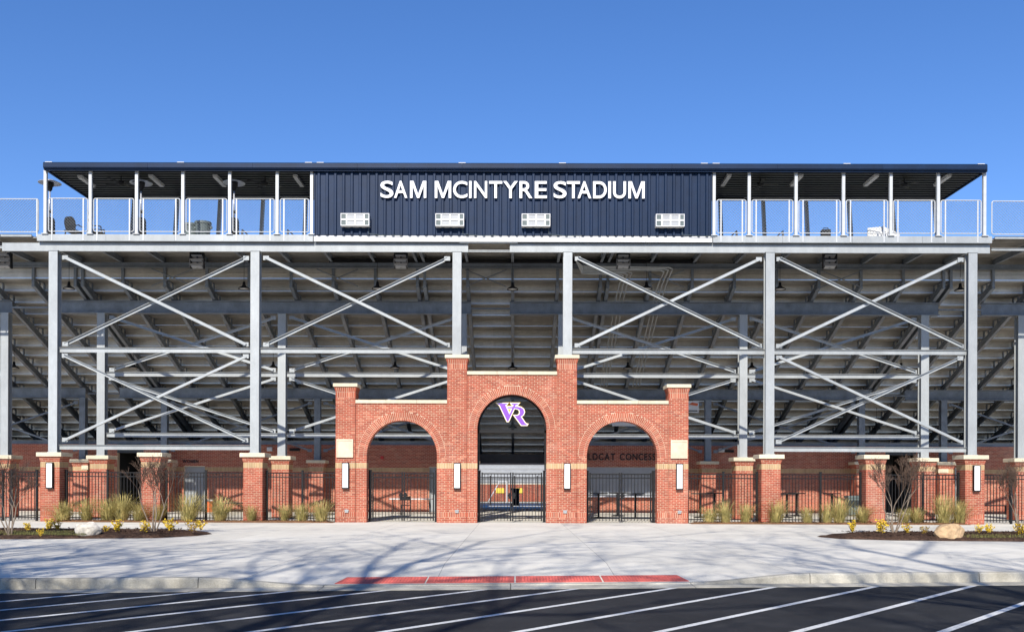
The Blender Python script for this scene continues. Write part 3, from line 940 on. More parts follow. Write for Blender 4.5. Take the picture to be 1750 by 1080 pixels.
def comb(n, wd, t, leg, lw):
    """underside profile of n interlocked planks across depth wd (a: depth, b: height, top at 0)"""
    pts = [(0, 0)]
    pw = wd / n
    for i in range(n):
        a = i * pw
        pts += [(a, -leg), (a + lw, -leg), (a + lw, -t), (a + pw * .48, -t), (a + pw * .48, -leg * .7), (a + pw * .48 + lw, -leg * .7), (a + pw * .48 + lw, -t), (a + pw - lw, -t), (a + pw - lw, -leg), (a + pw - 0.004, -leg), (a + pw - 0.004, -0.004)] if i < n - 1 else \
               [(a, -leg), (a + lw, -leg), (a + lw, -t), (a + pw * .48, -t), (a + pw * .48, -leg * .7), (a + pw * .48 + lw, -leg * .7), (a + pw * .48 + lw, -t), (a + pw - lw, -t), (a + pw - lw, -leg), (a + pw, -leg)]
        if i < n - 1: pts.append((a + pw, -0.004))
    pts.append((wd, 0))
    return pts
def planks_mesh(y0, z0, prof, x0, x1, name):
    mb = MB(); n = len(prof)
    vs = [(x0, y0 + a, z0 + b) for a, b in prof] + [(x1, y0 + a, z0 + b) for a, b in prof]
    fs = [(i, (i + 1) % n, n + (i + 1) % n, n + i) for i in range(n)]
    fs += [tuple(range(n)), tuple(range(2 * n - 1, n - 1, -1))]
    mb.add(vs, fs)
    return mb.mesh(name, 'alu')
MODS = [(-40, -19.8), (-19.8, -0.9), (-0.9, 18.7), (18.7, 40)]
tp_ = comb(3, TD - 0.012, 0.008, 0.06, 0.014)
rp = [(0, 0), (0, -RS + 0.05), (0.035, -RS + 0.05), (0.035, -RS + 0.062), (0.012, -RS + 0.062), (0.012, -RS * .5), (0.03, -RS * .5), (0.03, -RS * .5 + .012), (0.012, -RS * .5 + .012), (0.012, -0.012), (0.03, -0.012), (0.03, 0)]
rp = [(-a, b) for a, b in rp]
for a, b in MODS:
    mt = planks_mesh(0, 0, tp_, a, b, 'tread_plank'); mr_ = planks_mesh(0, 0, rp, a, b, 'riser_plank')
    for k in range(NST):
        yk = Y0 + k * TD; zk = zs_(yk) + 0.36 + 0.043
        link('tread_plank', mt, gs, (0, yk, zk))
        link('riser_plank', mr_, gs, (0, yk + TD, zk - 0.046))
    # top riser closing the step up to the walkway
    for j in range(3):
        z_t = zs_(Y0) + 0.36 + 0.05 + 0.38 * (j + 1)
        MB().box(a, b, Y0 - 0.03, Y0 - 0.012, z_t - 0.379, z_t - 0.001).box(a, b, Y0 - 0.06, Y0 - 0.0301, z_t - 0.20, z_t - 0.185).build('riser_plank', 'alu', gs)
# walkway deck
ZD = 10.93
jm = MB().prism((0, 36.05, 10.60), (0, Y0, 10.60), ipoly(0.22, 0.1, 0.012, 0.01)).mesh('joist', 'galv_dull')
jm2 = MB().prism((0, 35.96, 10.60), (0, Y0, 10.60), ipoly(0.22, 0.1, 0.012, 0.01)).mesh('joist', 'galv_dull')
for x in str_x: link('joist', jm if abs(x) < 18.3 else jm2, gs, (x, 0, 0))
for a, b in ((-18.25, -0.903), (-0.897, 18.25)):
    me = planks_mesh(0, 0, comb(3, 0.74, 0.008, 0.045, 0.012), a, b, 'deck_plank')
    for j in range(4): link('deck_plank', me, gs, (0, 36.02 + 0.775 * j, 10.80))
for a, b in ((-17.95, 0), (0.003, 18.05)): MB().box(a, b, 35.775, 36.015, 10.765, 10.80).build('deck_filler_plank', 'alu', gs)  # added plank, closes the slit behind the fascia against a sun leak
for a, b in ((-40, -18.26), (18.26, 40)):
    me = planks_mesh(0, 0, comb(3, 0.74, 0.008, 0.045, 0.012), a, b, 'deck_plank')
    for j in range(4): link('deck_plank', me, gs, (0, 36.02 + 0.775 * j, 10.83))
    mb = MB(); mb.box(a, b, 35.93, 35.97, 10.78, 10.87); mb.build('edge_trim', 'galv', gs)
    mb = MB(); mb.prism((a, 36.2, 10.44), (b, 36.2, 10.44), ipoly(0.09, 0.06)); mb.build('tie', 'galv', gs)
XL_, XR_ = -7.5, 7.5
# dark rear channel under the deck
MB().box(XL_, XR_, Y0 - 0.45, Y0 - 0.33, 10.48, 10.62).build('dark_channel', 'black', gs)
for a, b in ((-40, -0.9), (-0.9, 40)):
    mb = MB(); mb.prism((a, Y0 - 0.25, 10.38), (b, Y0 - 0.25, 10.38), ipoly(0.2, 0.1)); mb.build('rear_channel', 'galv_dull', gs)
# thin sway rods under the deck
for x in (-14.0, -7.2, -1.1, 6.2, 13.5):
    for s in (-1, 1):
        mb = MB(); mb.tube((x - s * 0.85, Y0 - 0.16, 10.25), (x + s * 0.85, Y0 - 0.16, 9.55), 0.022, n=5); mb.build('sway_rod', 'galv_dull', gs)
# fascia of the deck
FY = 35.72
for a, b in ((-17.95, -7.52), (7.55, 18.05)):
    n = 4
    for i in range(n):
        p, q = a + (b - a) * i / n + 0.004, a + (b - a) * (i + 1) / n - 0.004
        mb = MB(); mb.box(p, q, FY, FY + 0.05, 10.567, 10.82); mb.box(p, q, FY + 0.05, FY + 0.12, 10.567, 10.582); mb.build('deck_fascia', 'galv', gs)
for i in range(6):
    p = -7.5 + 15.03 * i / 6 + 0.004; q = -7.5 + 15.03 * (i + 1) / 6 - 0.004
    mb = MB(); mb.box(p, q, FY + 0.01, FY + 0.05, 10.575, 10.80); mb.build('deck_fascia', 'white', gs)
mb = MB(); mb.box(-17.9, -1.7, 35.91, 35.97, 10.532, 10.64); mb.build('packing_channel', 'galv_dull', gs)
mb = MB(); mb.box(-0.1, 18.0, 35.91, 35.97, 10.532, 10.64); mb.build('packing_channel', 'galv_dull', gs)
mb = MB(); mb.box(-2.0, 0.2, YA - 0.1, YA - 0.03, 10.535, 10.575); mb.build('splice_bar', 'galv', gs)

# ================================================================ PRESS BOX with canopies
pb = thing('press_box', (0, 36, ZD), 'navy blue ribbed metal press box with long flat roof over open decks', 'press box')
WY = FY - 0.01
XL, XR = at(538, 380, Y=WY).x, at(1215, 380, Y=WY).x
ZW0, ZW1 = 10.805, 13.26
# ribbed wall panels, each with three ribs
pw = (XR - XL) / 16
for i in range(16):
    a = XL + pw * i; mb = MB()
    base = [(0, 0)]
    for k in range(3):
        c = pw * (k + 0.5) / 3
        base += [(c - 0.062, 0), (c - 0.036, 0.058), (c + 0.036, 0.058), (c + 0.062, 0)]
    base.append((pw, 0))
    n = len(base)
    vs = [(a + u, WY - v, ZW0) for u, v in base] + [(a + u, WY - v, ZW1) for u, v in base]
    mb.add(vs, [(j, j + 1, n + j + 1, n + j) for j in range(n - 1)])
    mb.add([(a, WY + 0.02, ZW0), (a + pw, WY + 0.02, ZW0), (a + pw, WY + 0.02, ZW1), (a, WY + 0.02, ZW1)], [(3, 2, 1, 0)])
    mb.build('wall_panel', 'navy', pb)
for x in (XL, XR):
    mb = MB(); mb.box(x - 0.02, x + 0.02, WY - 0.045, 39.2, ZW0, ZW1); mb.build('side_wall', 'navy', pb)
mb = MB(); mb.box(XL + .03, XR - .03, 39.15, 39.2, ZW0, ZW1); mb.build('rear_wall', 'navy', pb)
# roof
RX0, RX1, RY0, RY1 = at(74, 285, Y=35.5).x, at(1687, 285, Y=35.5).x, 35.5, 39.5
rf = MB(); rf.box(RX0 + 0.05, RX1 - 0.05, RY0 + 0.06, RY1, 13.30, 13.40)
rf = rf.build('roof', 'navy', pb)
n = 9
for i in range(n):
    a = RX0 + (RX1 - RX0) * i / n + 0.003; b = RX0 + (RX1 - RX0) * (i + 1) / n - 0.003
    mb = MB()
    prof = [(RY0, 13.24), (RY0 - 0.03, 13.27), (RY0 - 0.03, 13.43), (RY0, 13.46), (RY0 + 0.058, 13.46), (RY0 + 0.058, 13.22), (RY0 + 0.02, 13.22)]
    m_ = len(prof)
    vs = [(a, y, z) for y, z in prof] + [(b, y, z) for y, z in prof]
    mb.add(vs, [(j, (j + 1) % m_, m_ + (j + 1) % m_, m_ + j) for j in range(m_)] + [tuple(range(m_)), tuple(range(2 * m_ - 1, m_ - 1, -1))])
    mb.build('gutter', 'navy', rf)
    mb = MB(); mb.box(a, b, RY0 + 0.07, RY0 + 0.11, 13.17, 13.299); mb.build('fascia_trim', 'navy', rf)
for px in (85, 310, 528, 548, 790, 961, 1203, 1223, 1446, 1675):
    p = at(px, 278, Y=RY0 + 0.2)
    mb = MB(); mb.box(p.x - 0.13, p.x + 0.13, RY0 + 0.1, RY0 + 0.35, 13.401, 13.515); mb.build('roof_clip', 'white', rf)
for x in (RX0, RX1):
    mb = MB(); mb.box(x - 0.02, x + 0.046, RY0 + 0.062, RY1 - 0.05, 13.20, 13.44); mb.build('side_trim', 'navy', rf)
# ribbed soffit over each deck, header beam at the rear
for a, b in ((RX0 + 0.05, XL - 0.03), (XR + 0.03, RX1 - 0.05)):
    mb = MB(); k = 13; wd = (RY1 - 0.2 - RY0 - 0.12) / k
    for i in range(k):
        y = RY0 + 0.12 + wd * i
        mb.box(a, b, y + wd * 0.25, y + wd * 0.75, 13.24, 13.295)
    mb.build('soffit', 'soffit', rf)
    mb = MB(); mb.box(a, b, 39.08, 39.2, 13.16, 13.28); mb.build('header_beam', 'soffit', rf)
    mb = MB(); mb.tube((a + 2, 38.98, 13.22), (b - 0.1, 38.98, 13.22), 0.018, n=6); mb.build('conduit', 'galv', rf)
    mb = MB(); mb.box(a, b, 35.7, 35.8, 13.235, 13.295); mb.build('front_header', 'soffit', rf)
POSTS_L = [78, 155, 234, 313, 393, 474, 533]
POSTS_R = [1220, 1280, 1360, 1441, 1522, 1603, 1682]
PY_ = FY + 0.04
posts = {}
for side, lst in (('l', POSTS_L), ('r', POSTS_R)):
    posts[side] = [at(p, 345, Y=PY_).x for p in lst]
    for x in posts[side]:
        mb = MB(); mb.box(x - 0.055, x + 0.055, PY_ - 0.055, PY_ + 0.055, 10.845, 13.233)
        o = mb.build('canopy_post', 'white_steel', pb)
        b_ = MB(); b_.box(x - 0.12, x + 0.12, PY_ - 0.1, PY_ + 0.03, 10.821, 10.845); b_.build('base_plate', 'white_steel', o)
for side, s in (('l', -1), ('r', 1)):                     # raking rear posts
    for k in range(6):
        x = s * (7.95 + 1.77 * k + 0.6)
        mb = MB(); mb.prism((x, 38.75, 10.82), (x, 39.14, 13.16), [(-.06, -.1), (.06, -.1), (.06, .1), (-.06, .1)], up=(0, 1, 0)); mb.build('rear_post', 'galv_dull', pb)
# strip lights and fans under the soffit
def strip(px0, py0, px1, py1):
    a = at(px0, py0, Z=13.2); b = at(px1, py1, Z=13.2)
    x = (a.x + b.x) / 2; y0 = min(a.y, b.y); y1 = y0 + 1.22
    t = thing('strip_light', (x, (y0 + y1) / 2, 13.30), None, None)
    mb = MB(); mb.box(x - 0.09, x + 0.09, y0, y1, 13.18, 13.238); mb.build('housing', 'white', t)
    d = MB(); d.box(x - 0.075, x + 0.075, y0 + 0.01, y1 - 0.01, 13.13, 13.179); d.build('lens', 'white', t)
    return t
for i, (q, lb) in enumerate([((134, 301, 165, 320), 'strip light under the left roof nearest the roof corner'), ((255, 300, 283, 320), 'second strip light from the left under the left roof'),
        ((366, 300, 388, 320), 'third strip light from the left under the left roof'), ((503, 300, 520, 320), 'strip light under the left roof beside the navy wall')]):
    tag(strip(*q), lb, 'strip light', 'strip lights under the press box roof')
for i, (q, lb) in enumerate([((1248, 299, 1230, 320), 'strip light under the right roof beside the navy wall'), ((1371, 299, 1348, 320), 'second strip light from the navy wall under the right roof'),
        ((1501, 299, 1472, 320), 'third strip light from the navy wall under the right roof'), ((1624, 299, 1592, 320), 'strip light under the right roof nearest the roof corner')]):
    tag(strip(*q), lb, 'strip light', 'strip lights under the press box roof')
def fan(px, lb):
    p = at(px, 317, Y=36.5)
    t = thing('ceiling_fan', (p.x, p.y, 12.95), lb, 'fan', 'ceiling fans under the press box roof')
    mb = MB(); mb.tube((p.x, p.y, 13.05), (p.x, p.y, 13.29), 0.02, n=6); mb.build('rod', 'black', t)
    mb = MB(); mb.lathe([(0.02, 0.12), (0.11, 0.1), (0.13, 0.03), (0.09, -0.04), (0.0, -0.05)], (p.x, p.y, 12.97)); mb.build('motor', 'black', t, True)
    for k in range(4):
        a = k * math.pi / 2 + px; d = Vector((math.cos(a), math.sin(a), 0)); s = Vector((-d.y, d.x, 0.15)) * 0.06
        q = Vector((p.x, p.y, 12.99))
        m2 = MB(); up = Vector((0, 0, 0.008))
        m2.add([tuple(q + d * .1 - s), tuple(q + d * .7 - s * 1.2), tuple(q + d * .7 + s * 1.2), tuple(q + d * .1 + s), tuple(q + d * .1 - s + up), tuple(q + d * .7 - s * 1.2 + up), tuple(q + d * .7 + s * 1.2 + up), tuple(q + d * .1 + s + up)],
               [(0, 3, 2, 1), (4, 5, 6, 7), (0, 1, 5, 4), (1, 2, 6, 5), (2, 3, 7, 6), (3, 0, 4, 7)])
        m2.build('blade', 'black', t)
fan(207, 'dark ceiling fan under the left roof, nearer the roof corner'); fan(453, 'dark ceiling fan under the left roof, nearer the navy wall')
fan(1299, 'dark ceiling fan under the right roof, nearer the navy wall'); fan(1545, 'dark ceiling fan under the right roof, nearer the roof corner')

# ---------------- guard railings with chain link
def chain_link(mb, x0, x1, z0, z1, y, pitch=0.115, r=0.0055):
    H = z1 - z0
    for s in (1, -1):
        k = x0 - H
        while k < x1:
            # line x = k + t, z = z0 + t (s=1) or z1 - t (s=-1)
            t0 = max(0, x0 - k); t1 = min(H, x1 - k)
            if t1 - t0 > 0.02:
                a = (k + t0, y + 0.003 * s, z0 + t0 if s > 0 else z1 - t0); b = (k + t1, y + 0.003 * s, z0 + t1 if s > 0 else z1 - t1)
                mb.tube(a, b, r, n=3, cap=False)
            k += pitch
ZR0, ZR1 = 10.93, 12.18
def rail_frame(mb, x0, x1, y, r=0.020, c=0.07):
    pts = []
    for (cx_, cz_, a0) in ((x1 - c, ZR1 - c, 0), (x0 + c, ZR1 - c, 90), (x0 + c, ZR0 + c, 180), (x1 - c, ZR0 + c, 270)):
        for k in range(4):
            a = R(a0 + 30 * k); pts.append((cx_ + c * math.cos(a), y, cz_ + c * math.sin(a)))
    mb.path(pts + pts[:1], r, 6)
def railing(xs_, label, y, stanch=True, deep=True):
    t = thing('guard_railing', ((xs_[0] + xs_[-1]) / 2, y, 10.93), label, 'railing')
    for a, b in zip(xs_, xs_[1:]):
        g = 0.115 if stanch else 0.0
        mb = MB(); rail_frame(mb, a + g, b - g, y); f = mb.build('rail_frame', 'white_steel', t)
        mb = MB(); chain_link(mb, a + g + 0.02, b - g - 0.02, ZR0 + 0.02, ZR1 - 0.02, y); o = mb.build('chain_link', 'galv', f); o['kind'] = 'stuff'
        for x in ((a + 0.26, b - 0.26) if stanch else (b - 0.03,)):
            mb = MB(); mb.box(x - 0.025, x + 0.025, y - 0.05, y - 0.028, 10.575 if deep else 10.75, ZR1 - 0.02); mb.build('stanchion', 'white_steel', t)
    return t
railing(posts['l'], 'galvanised chain link guard railing on the deck left of the navy press box', PY_)
railing(posts['r'], 'galvanised chain link guard railing on the deck right of the navy press box', PY_)
railing([-36, -33.2, -30.4, -27.6, -24.8, -22, -19.4 - 0.05, -17.96], 'chain link guard railing at the far left beyond the roof', 35.85, False, False)
railing([18.10, 19.5, 22, 24.8, 27.6, 30.4, 33.2, 36], 'chain link guard railing at the far right beyond the roof', 35.85, False, False)
for s in (-1, 1):                                       # low pipe behind the end railings
    mb = MB(); mb.tube((s * 16.0, 38.9, 11.42), (s * 36, 38.9, 11.42), 0.03, n=6); tag(mb.build('pipe_rail', 'white_steel'), 'low white pipe rail behind the ' + ('left' if s < 0 else 'right') + ' end of the deck', 'rail')

# ---------------- letters
def text_mesh(ch, offset=0.0, extrude=0.03):
    cu = bpy.data.curves.new('glyph', 'FONT')
    cu.body = ch; cu.size = 1.0; cu.extrude = extrude; cu.offset = offset
    o = bpy.data.objects.new('glyph', cu)
    COL.objects.link(o)
    dg = bpy.context.evaluated_depsgraph_get()
    me = bpy.data.meshes.new_from_object(o.evaluated_get(dg))
    bpy.data.objects.remove(o)
    bpy.data.curves.remove(cu)
    vs = [v.co for v in me.vertices]
    bb = (min(v.x for v in vs), max(v.x for v in vs), min(v.y for v in vs), max(v.y for v in vs))
    return me, bb
def glyph_m():
    w_ = 0.155
    P = [(0, 0), (w_, 0), (w_, .72), (.5 - .07, 0), (.5 + .07, 0), (1 - w_, .72), (1 - w_, 0), (1, 0), (1, 1), (1 - w_ * 1.35, 1), (.5, .22), (w_ * 1.35, 1), (0, 1)]
    n = len(P)
    me = bpy.data.meshes.new('glyph')
    me.from_pydata([(a, b, .03) for a, b in P] + [(a, b, -.03) for a, b in P], [], [tuple(range(n)), tuple(range(2 * n - 1, n - 1, -1))] + [(i, n + i, n + (i + 1) % n, (i + 1) % n) for i in range(n)])
    return me, (0, 1, 0, 1)
def letter(ch, x0, x1, z0, z1, y, m, parent, thick, offset=0.01):
    me, bb = glyph_m() if ch == 'M' else text_mesh(ch, offset)
    for v in me.vertices:
        c = v.co
        x = x0 + (c.x - bb[0]) / (bb[1] - bb[0]) * (x1 - x0); z = z0 + (c.y - bb[2]) / (bb[3] - bb[2]) * (z1 - z0)
        v.co = Vector((x, y - c.z / 0.03 * thick / 2, z)) - LOC[parent.name]
    me.materials.clear(); me.materials.append(M[m]); me.name = 'letter'
    return link('letter', me, parent)
def auto_text(s, x0, x1, z0, z1, y, m, parent, thick, gap=0.12, space=0.45, offset=0.02):
    ws_ = []; tot = 0
    for ch in s:
        if ch == ' ': ws_.append(space); tot += space; continue
        me, bb = text_mesh(ch); ws_.append((bb[1] - bb[0])); tot += ws_[-1] + gap
        bpy.data.meshes.remove(me)
    k = (x1 - x0) / (tot - gap); x = x0
    for ch, w_ in zip(s, ws_):
        if ch == ' ': x += w_ * k; continue
        letter(ch, x, x + w_ * k, z0, z1, y, m, parent, thick, offset); x += (w_ + gap) * k
ly = WY - 0.09
zl0, zl1 = at(876, 339.2, Y=ly).z, at(876, 310.2, Y=ly).z
sg = thing('name_lettering', (0, ly, zl0), 'large white raised letters reading SAM MCINTYRE STADIUM on navy wall', 'lettering')
L1 = [('S', 850, 935), ('A', 940, 1027), ('M', 1045, 1152), ('M', 1208, 1316), ('C', 1329, 1423), ('I', 1434, 1450), ('N', 1467, 1553), ('T', 1566, 1652)]
for ch, a, b in L1: letter(ch, at(430 + a / 3.858, 325, Y=ly).x, at(430 + b / 3.858, 325, Y=ly).x, zl0, zl1, ly, 'letter_white', sg, 0.06)
L2 = [('Y', 0, 96), ('R', 107, 192), ('E', 208, 288), ('S', 332, 417), ('T', 419, 505), ('A', 490, 580), ('D', 592, 682), ('I', 693, 710), ('U', 724, 809), ('M', 825, 932)]
for ch, a, b in L2: letter(ch, at(860 + a / 3.858, 325, Y=ly).x, at(860 + b / 3.858, 325, Y=ly).x, zl0, zl1, ly, 'letter_white', sg, 0.06)

# ---------------- window air conditioners
def aircon(px0, px1, lb):
    y = WY - 0.27
    a, b = at(px0, 376, Y=y), at(px1, 376, Y=y)
    x0, x1 = a.x, b.x; z1 = at(876, 365.2, Y=y).z; z0 = at(876, 386.5, Y=y).z
    t = thing('air_conditioner', ((x0 + x1) / 2, WY, z0), lb, 'air conditioner', 'window air conditioners on the navy wall')
    mb = MB(); mb.box(x0, x1, y + 0.03, WY + 0.01, z0, z1); mb.build('casing', 'white', t)
    g = MB(); w_ = x1 - x0
    for z in (z0, (z0 + z1) / 2, z1): g.box(x0, x1, y, y + 0.029, z - 0.03 if z > z0 else z, z + 0.03 if z < z1 else z)
    for f in (0.0, 0.21, 0.51, 0.82, 1.0): 
        c = x0 + w_ * f; g.box(max(x0, c - 0.028), min(x1, c + 0.028), y - 0.002, y + 0.027, z0, z1)
    g.build('grille', 'white', t)
    for j, (f0, f1) in enumerate(((0.0, 0.21), (0.21, 0.51), (0.51, 0.82), (0.82, 1.0))):
        c = MB()
        c.box(x0 + w_ * f0 + 0.025, x0 + w_ * f1 - 0.025, y + 0.022, y + 0.028, z0 + 0.03, z1 - 0.03)
        c.build('coil', 'greyplast' if j in (0, 3) else 'shutter', t)
    mb = MB(); pts = [(x1 - 0.05, WY - 0.06, z0), (x1 - 0.05, WY - 0.06, z0 - 0.25), (x1 + 0.1, WY - 0.07, 10.83), (x1 + 0.6, WY - 0.05, 10.78), (x1 + 1.2, WY - 0.05, 10.8)]
    mb.path(pts, 0.008, 5); mb.build('drain_hose', 'greyplast', t)
aircon(582, 631, 'white window air conditioner, leftmost on the navy wall')
aircon(744, 793, 'white window air conditioner below the letters MC')
aircon(891.5, 940.5, 'white window air conditioner below the letters YRE')
aircon(1121, 1170, 'white window air conditioner, rightmost on the navy wall')

# ================================================================ BUILDING under the stand
bd = thing('concession_building', (0, YW + 3, 0), 'low red brick restroom and concession building under the stand', 'building')
ZTB = 50 * C                       # 3.385
brow = runs(0, 30) + soldier(30, sand) + runs(33, 50)
def bwall(x0, x1, y, openings=(), deep=0.3):
    core = MB(); cur = x0
    ops = sorted(openings)
    for (a, b, z0, z1) in ops:
        core.box(cur, a, y + 0.009, y + deep, 0, ZTB)
        if z0 > 0: core.box(a, b, y + 0.009, y + deep, 0, z0)
        core.box(a, b, y + 0.009, y + deep, z1, ZTB)
        cur = b
    core.box(cur, x1, y + 0.009, y + deep, 0, ZTB)
    o = core.build('wall', 'mortar', bd)
    def holes(zm, za, zb):
        iv = []; c = 0.0
        for (a, b, z0, z1) in ops:
            if z0 < zm < z1:
                if a - x0 - c > 0.03: iv.append((c, a - x0))
                c = b - x0
        if x1 - x0 - c > 0.03: iv.append((c, x1 - x0))
        return iv
    mb = MB(); brick_face(mb, (x0, y + 0.009, 0), (1, 0, 0), (0, -1, 0), x1 - x0, brow, holes)
    mb.build('brick', 'brick', o, kind='stuff')
    return o
xw = lambda px: at(px, 840, Y=YW).x
# door and hatch openings
dW = (xw(314), xw(350), 0, 2.27)
dL = (xw(733.5), xw(746), 0, 2.27)
hatch = (xw(1000), xw(1126), 0.83, 2.30)
bwall(-40, xw(200), YW)
bwall(xw(245), -2.35, YW, [dW, dL])
bwall(2.35, xw(1513), YW, [hatch])
bwall(xw(1566), 40, YW, [(xw(1632), xw(1660), 0, 2.27)])
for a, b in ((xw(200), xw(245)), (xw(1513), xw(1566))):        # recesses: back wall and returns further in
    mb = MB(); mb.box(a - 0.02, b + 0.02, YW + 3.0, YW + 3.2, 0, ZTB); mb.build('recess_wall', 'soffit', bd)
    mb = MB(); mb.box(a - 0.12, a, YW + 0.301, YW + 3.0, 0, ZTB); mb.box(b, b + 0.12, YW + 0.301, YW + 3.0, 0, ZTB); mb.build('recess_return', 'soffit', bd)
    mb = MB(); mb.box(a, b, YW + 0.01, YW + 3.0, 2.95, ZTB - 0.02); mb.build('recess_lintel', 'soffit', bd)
for s in (-1, 1):                                                # passage side walls
    mb = MB(); x = s * 2.35; mb.box(x, x + s * 0.2, YW + 0.301, 56.5, 0, ZTB); mb.build('passage_wall', 'mortar', bd)
    b = MB()
    if s < 0: brick_face(b, (x, YW, 0), (0, 1, 0), (1, 0, 0), 8.5, brow)
    else: brick_face(b, (x, YW + 8.5, 0), (0, -1, 0), (-1, 0, 0), 8.5, brow)
    b.build('passage_brick', 'brick', bd, kind='stuff')
mb = MB(); mb.box(-2.34, 2.34, 51.5, 56.4, 2.56, 3.04); mb.build('passage_ceiling', 'soffit', bd)
for a, b in ((-40, -2.351), (2.351, 40)):
    mb = MB(); mb.box(a, b, YW + 0.301, 58, ZTB - 0.12, ZTB); mb.build('roof', 'soffit', bd)
    mb = MB(); mb.prism((a, YW + 0.1, ZTB + 0.1), (b, YW + 0.1, ZTB + 0.1), ipoly(0.2, 0.2)); mb.build('top_beam', 'galv_dull', bd)
# front retaining wall of the stand, closing the dark space
for a, b in ((-40, -2.35), (2.35, 40)):
    mb = MB(); mb.box(a, b, 57.0, 57.2, 0, 3.2); mb.build('rear_wall', 'mortar', bd)
def door(x0, x1, z1, lb=None):
    fr = MB(); y = YW + 0.12
    fr.box(x0, x0 + 0.06, y, y + 0.12, 0, z1); fr.box(x1 - 0.06, x1, y, y + 0.12, 0, z1); fr.box(x0 + 0.06, x1 - 0.06, y, y + 0.12, z1 - 0.07, z1)
    d = MB(); d.box(x0 + 0.062, x1 - 0.062, y + 0.04, y + 0.09, 0.01, z1 - 0.072)
    o = d.build('door', 'door', bd)
    fr.build('frame', 'door', o)
    h = MB(); h.box(x0 + 0.12, x0 + 0.16, y - 0.02, y + 0.039, 0.95, 1.2); h.build('handle', 'galv', o)
door(*dW[:2], 2.27); door(*dL[:2], 2.27); door(xw(1632), xw(1660), 2.27)
# serving hatch: two roll shutters over a steel counter
hx0, hx1, hz0, hz1 = hatch
hm = (hx0 + hx1) / 2
hd_ = MB(); hd_.box(hx0 + .01, hx1 - .01, YW + 0.02, YW + 0.2, hz1 - 0.34, hz1 - 0.005); hd_.build('hatch_head', 'shutter', bd)
for a, b in ((hx0 + 0.03, hm - 0.03), (hm + 0.03, hx1 - 0.03)):
    z = hz0 + 0.06
    sh = MB(); sh.box(a, b, YW + 0.17, YW + 0.19, z, hz1 - 0.36); so = sh.build('roll_shutter', 'shutter', bd)
    while z < hz1 - 0.42:
        sl = MB(); sl.box(a, b, YW + 0.15, YW + 0.17, z, z + 0.062); sl.build('slat', 'shutter', so); z += 0.072
mb = MB(); mb.box(hm - 0.03, hm + 0.03, YW + 0.1, YW + 0.2, hz0, hz1 - 0.35); mb.build('hatch_mullion', 'galv_dull', bd)
mb = MB(); mb.box(hx0 - 0.05, hx1 + 0.05, YW - 0.25, YW + 0.28, hz0 - 0.04, hz0 + 0.02); mb.build('counter', 'counter', bd)
# wall lettering
wl_ = YW - 0.02
t = thing('wall_lettering', (at(1080, 780, Y=wl_).x, wl_, 2.6), 'dark raised letters WILDCAT CONCESSIONS on the shaded brick wall', 'lettering')
x1_ = at(1124.5, 780, Y=wl_).x; xL = at(1008.5, 780, Y=wl_).x
auto_text('WILDCAT CONCESSIONS', xL - 0.64, x1_ + 0.81, at(1064, 786.3, Y=wl_).z, at(1064, 774.6, Y=wl_).z, wl_, 'dark_letter', t, 0.04)
t = thing('wall_lettering', (at(325, 788, Y=wl_).x, wl_, 2.4), 'small dark letters WOMEN above the grey restroom door', 'lettering')
auto_text('WOMEN', at(312, 788, Y=wl_).x, at(339, 788, Y=wl_).x, at(325, 790.5, Y=wl_).z, at(325, 785.5, Y=wl_).z, wl_, 'dark_letter', t, 0.03)
# wall fixtures
def fixture(name, px, py, w_, h_2, d_, m, lb, cat, Y=YW):
    p = at(px, py, Y=Y); mb = MB()
    mb.box(p.x - w_ / 2, p.x + w_ / 2, Y - d_, Y + 0.001, p.z - h_2 / 2, p.z + h_2 / 2)
    mb.box(p.x - w_ * .35, p.x + w_ * .35, Y - d_ - 0.02, Y - d_, p.z - h_2 * .32, p.z + h_2 * .32)
    return tag(mb.build(name, m), lb, cat)
fixture('alarm_bell', 653, 781.5, 0.16, 0.16, 0.08, 'red', 'small red fire alarm on the wall behind the left arch', 'alarm')
fixture('wall_speaker', 462, 767.5, 0.26, 0.2, 0.2, 'white', 'small white camera high on the wall left of the gateway', 'camera')
fixture('wall_light', 504, 768.5, 0.5, 0.13, 0.12, 'black', 'black wall light beside the white camera left of the gateway', 'wall lamp')
fixture('wall_speaker', 1232, 769.5, 0.28, 0.2, 0.2, 'white', 'small white camera high on the wall right of the gateway', 'camera')
fixture('wall_light', 1246, 771, 0.45, 0.12, 0.12, 'black', 'black wall light beside the white camera right of the gateway', 'wall lamp')
fixture('notice', 145, 798.5, 0.32, 0.2, 0.015, 'stone', 'small cream notice on the rear pier at far left', 'notice', YC - 0.37)
fixture('notice', 1612, 804.5, 0.5, 0.2, 0.015, 'stone', 'small cream notice on the rear pier at far right', 'notice', YC - 0.37)

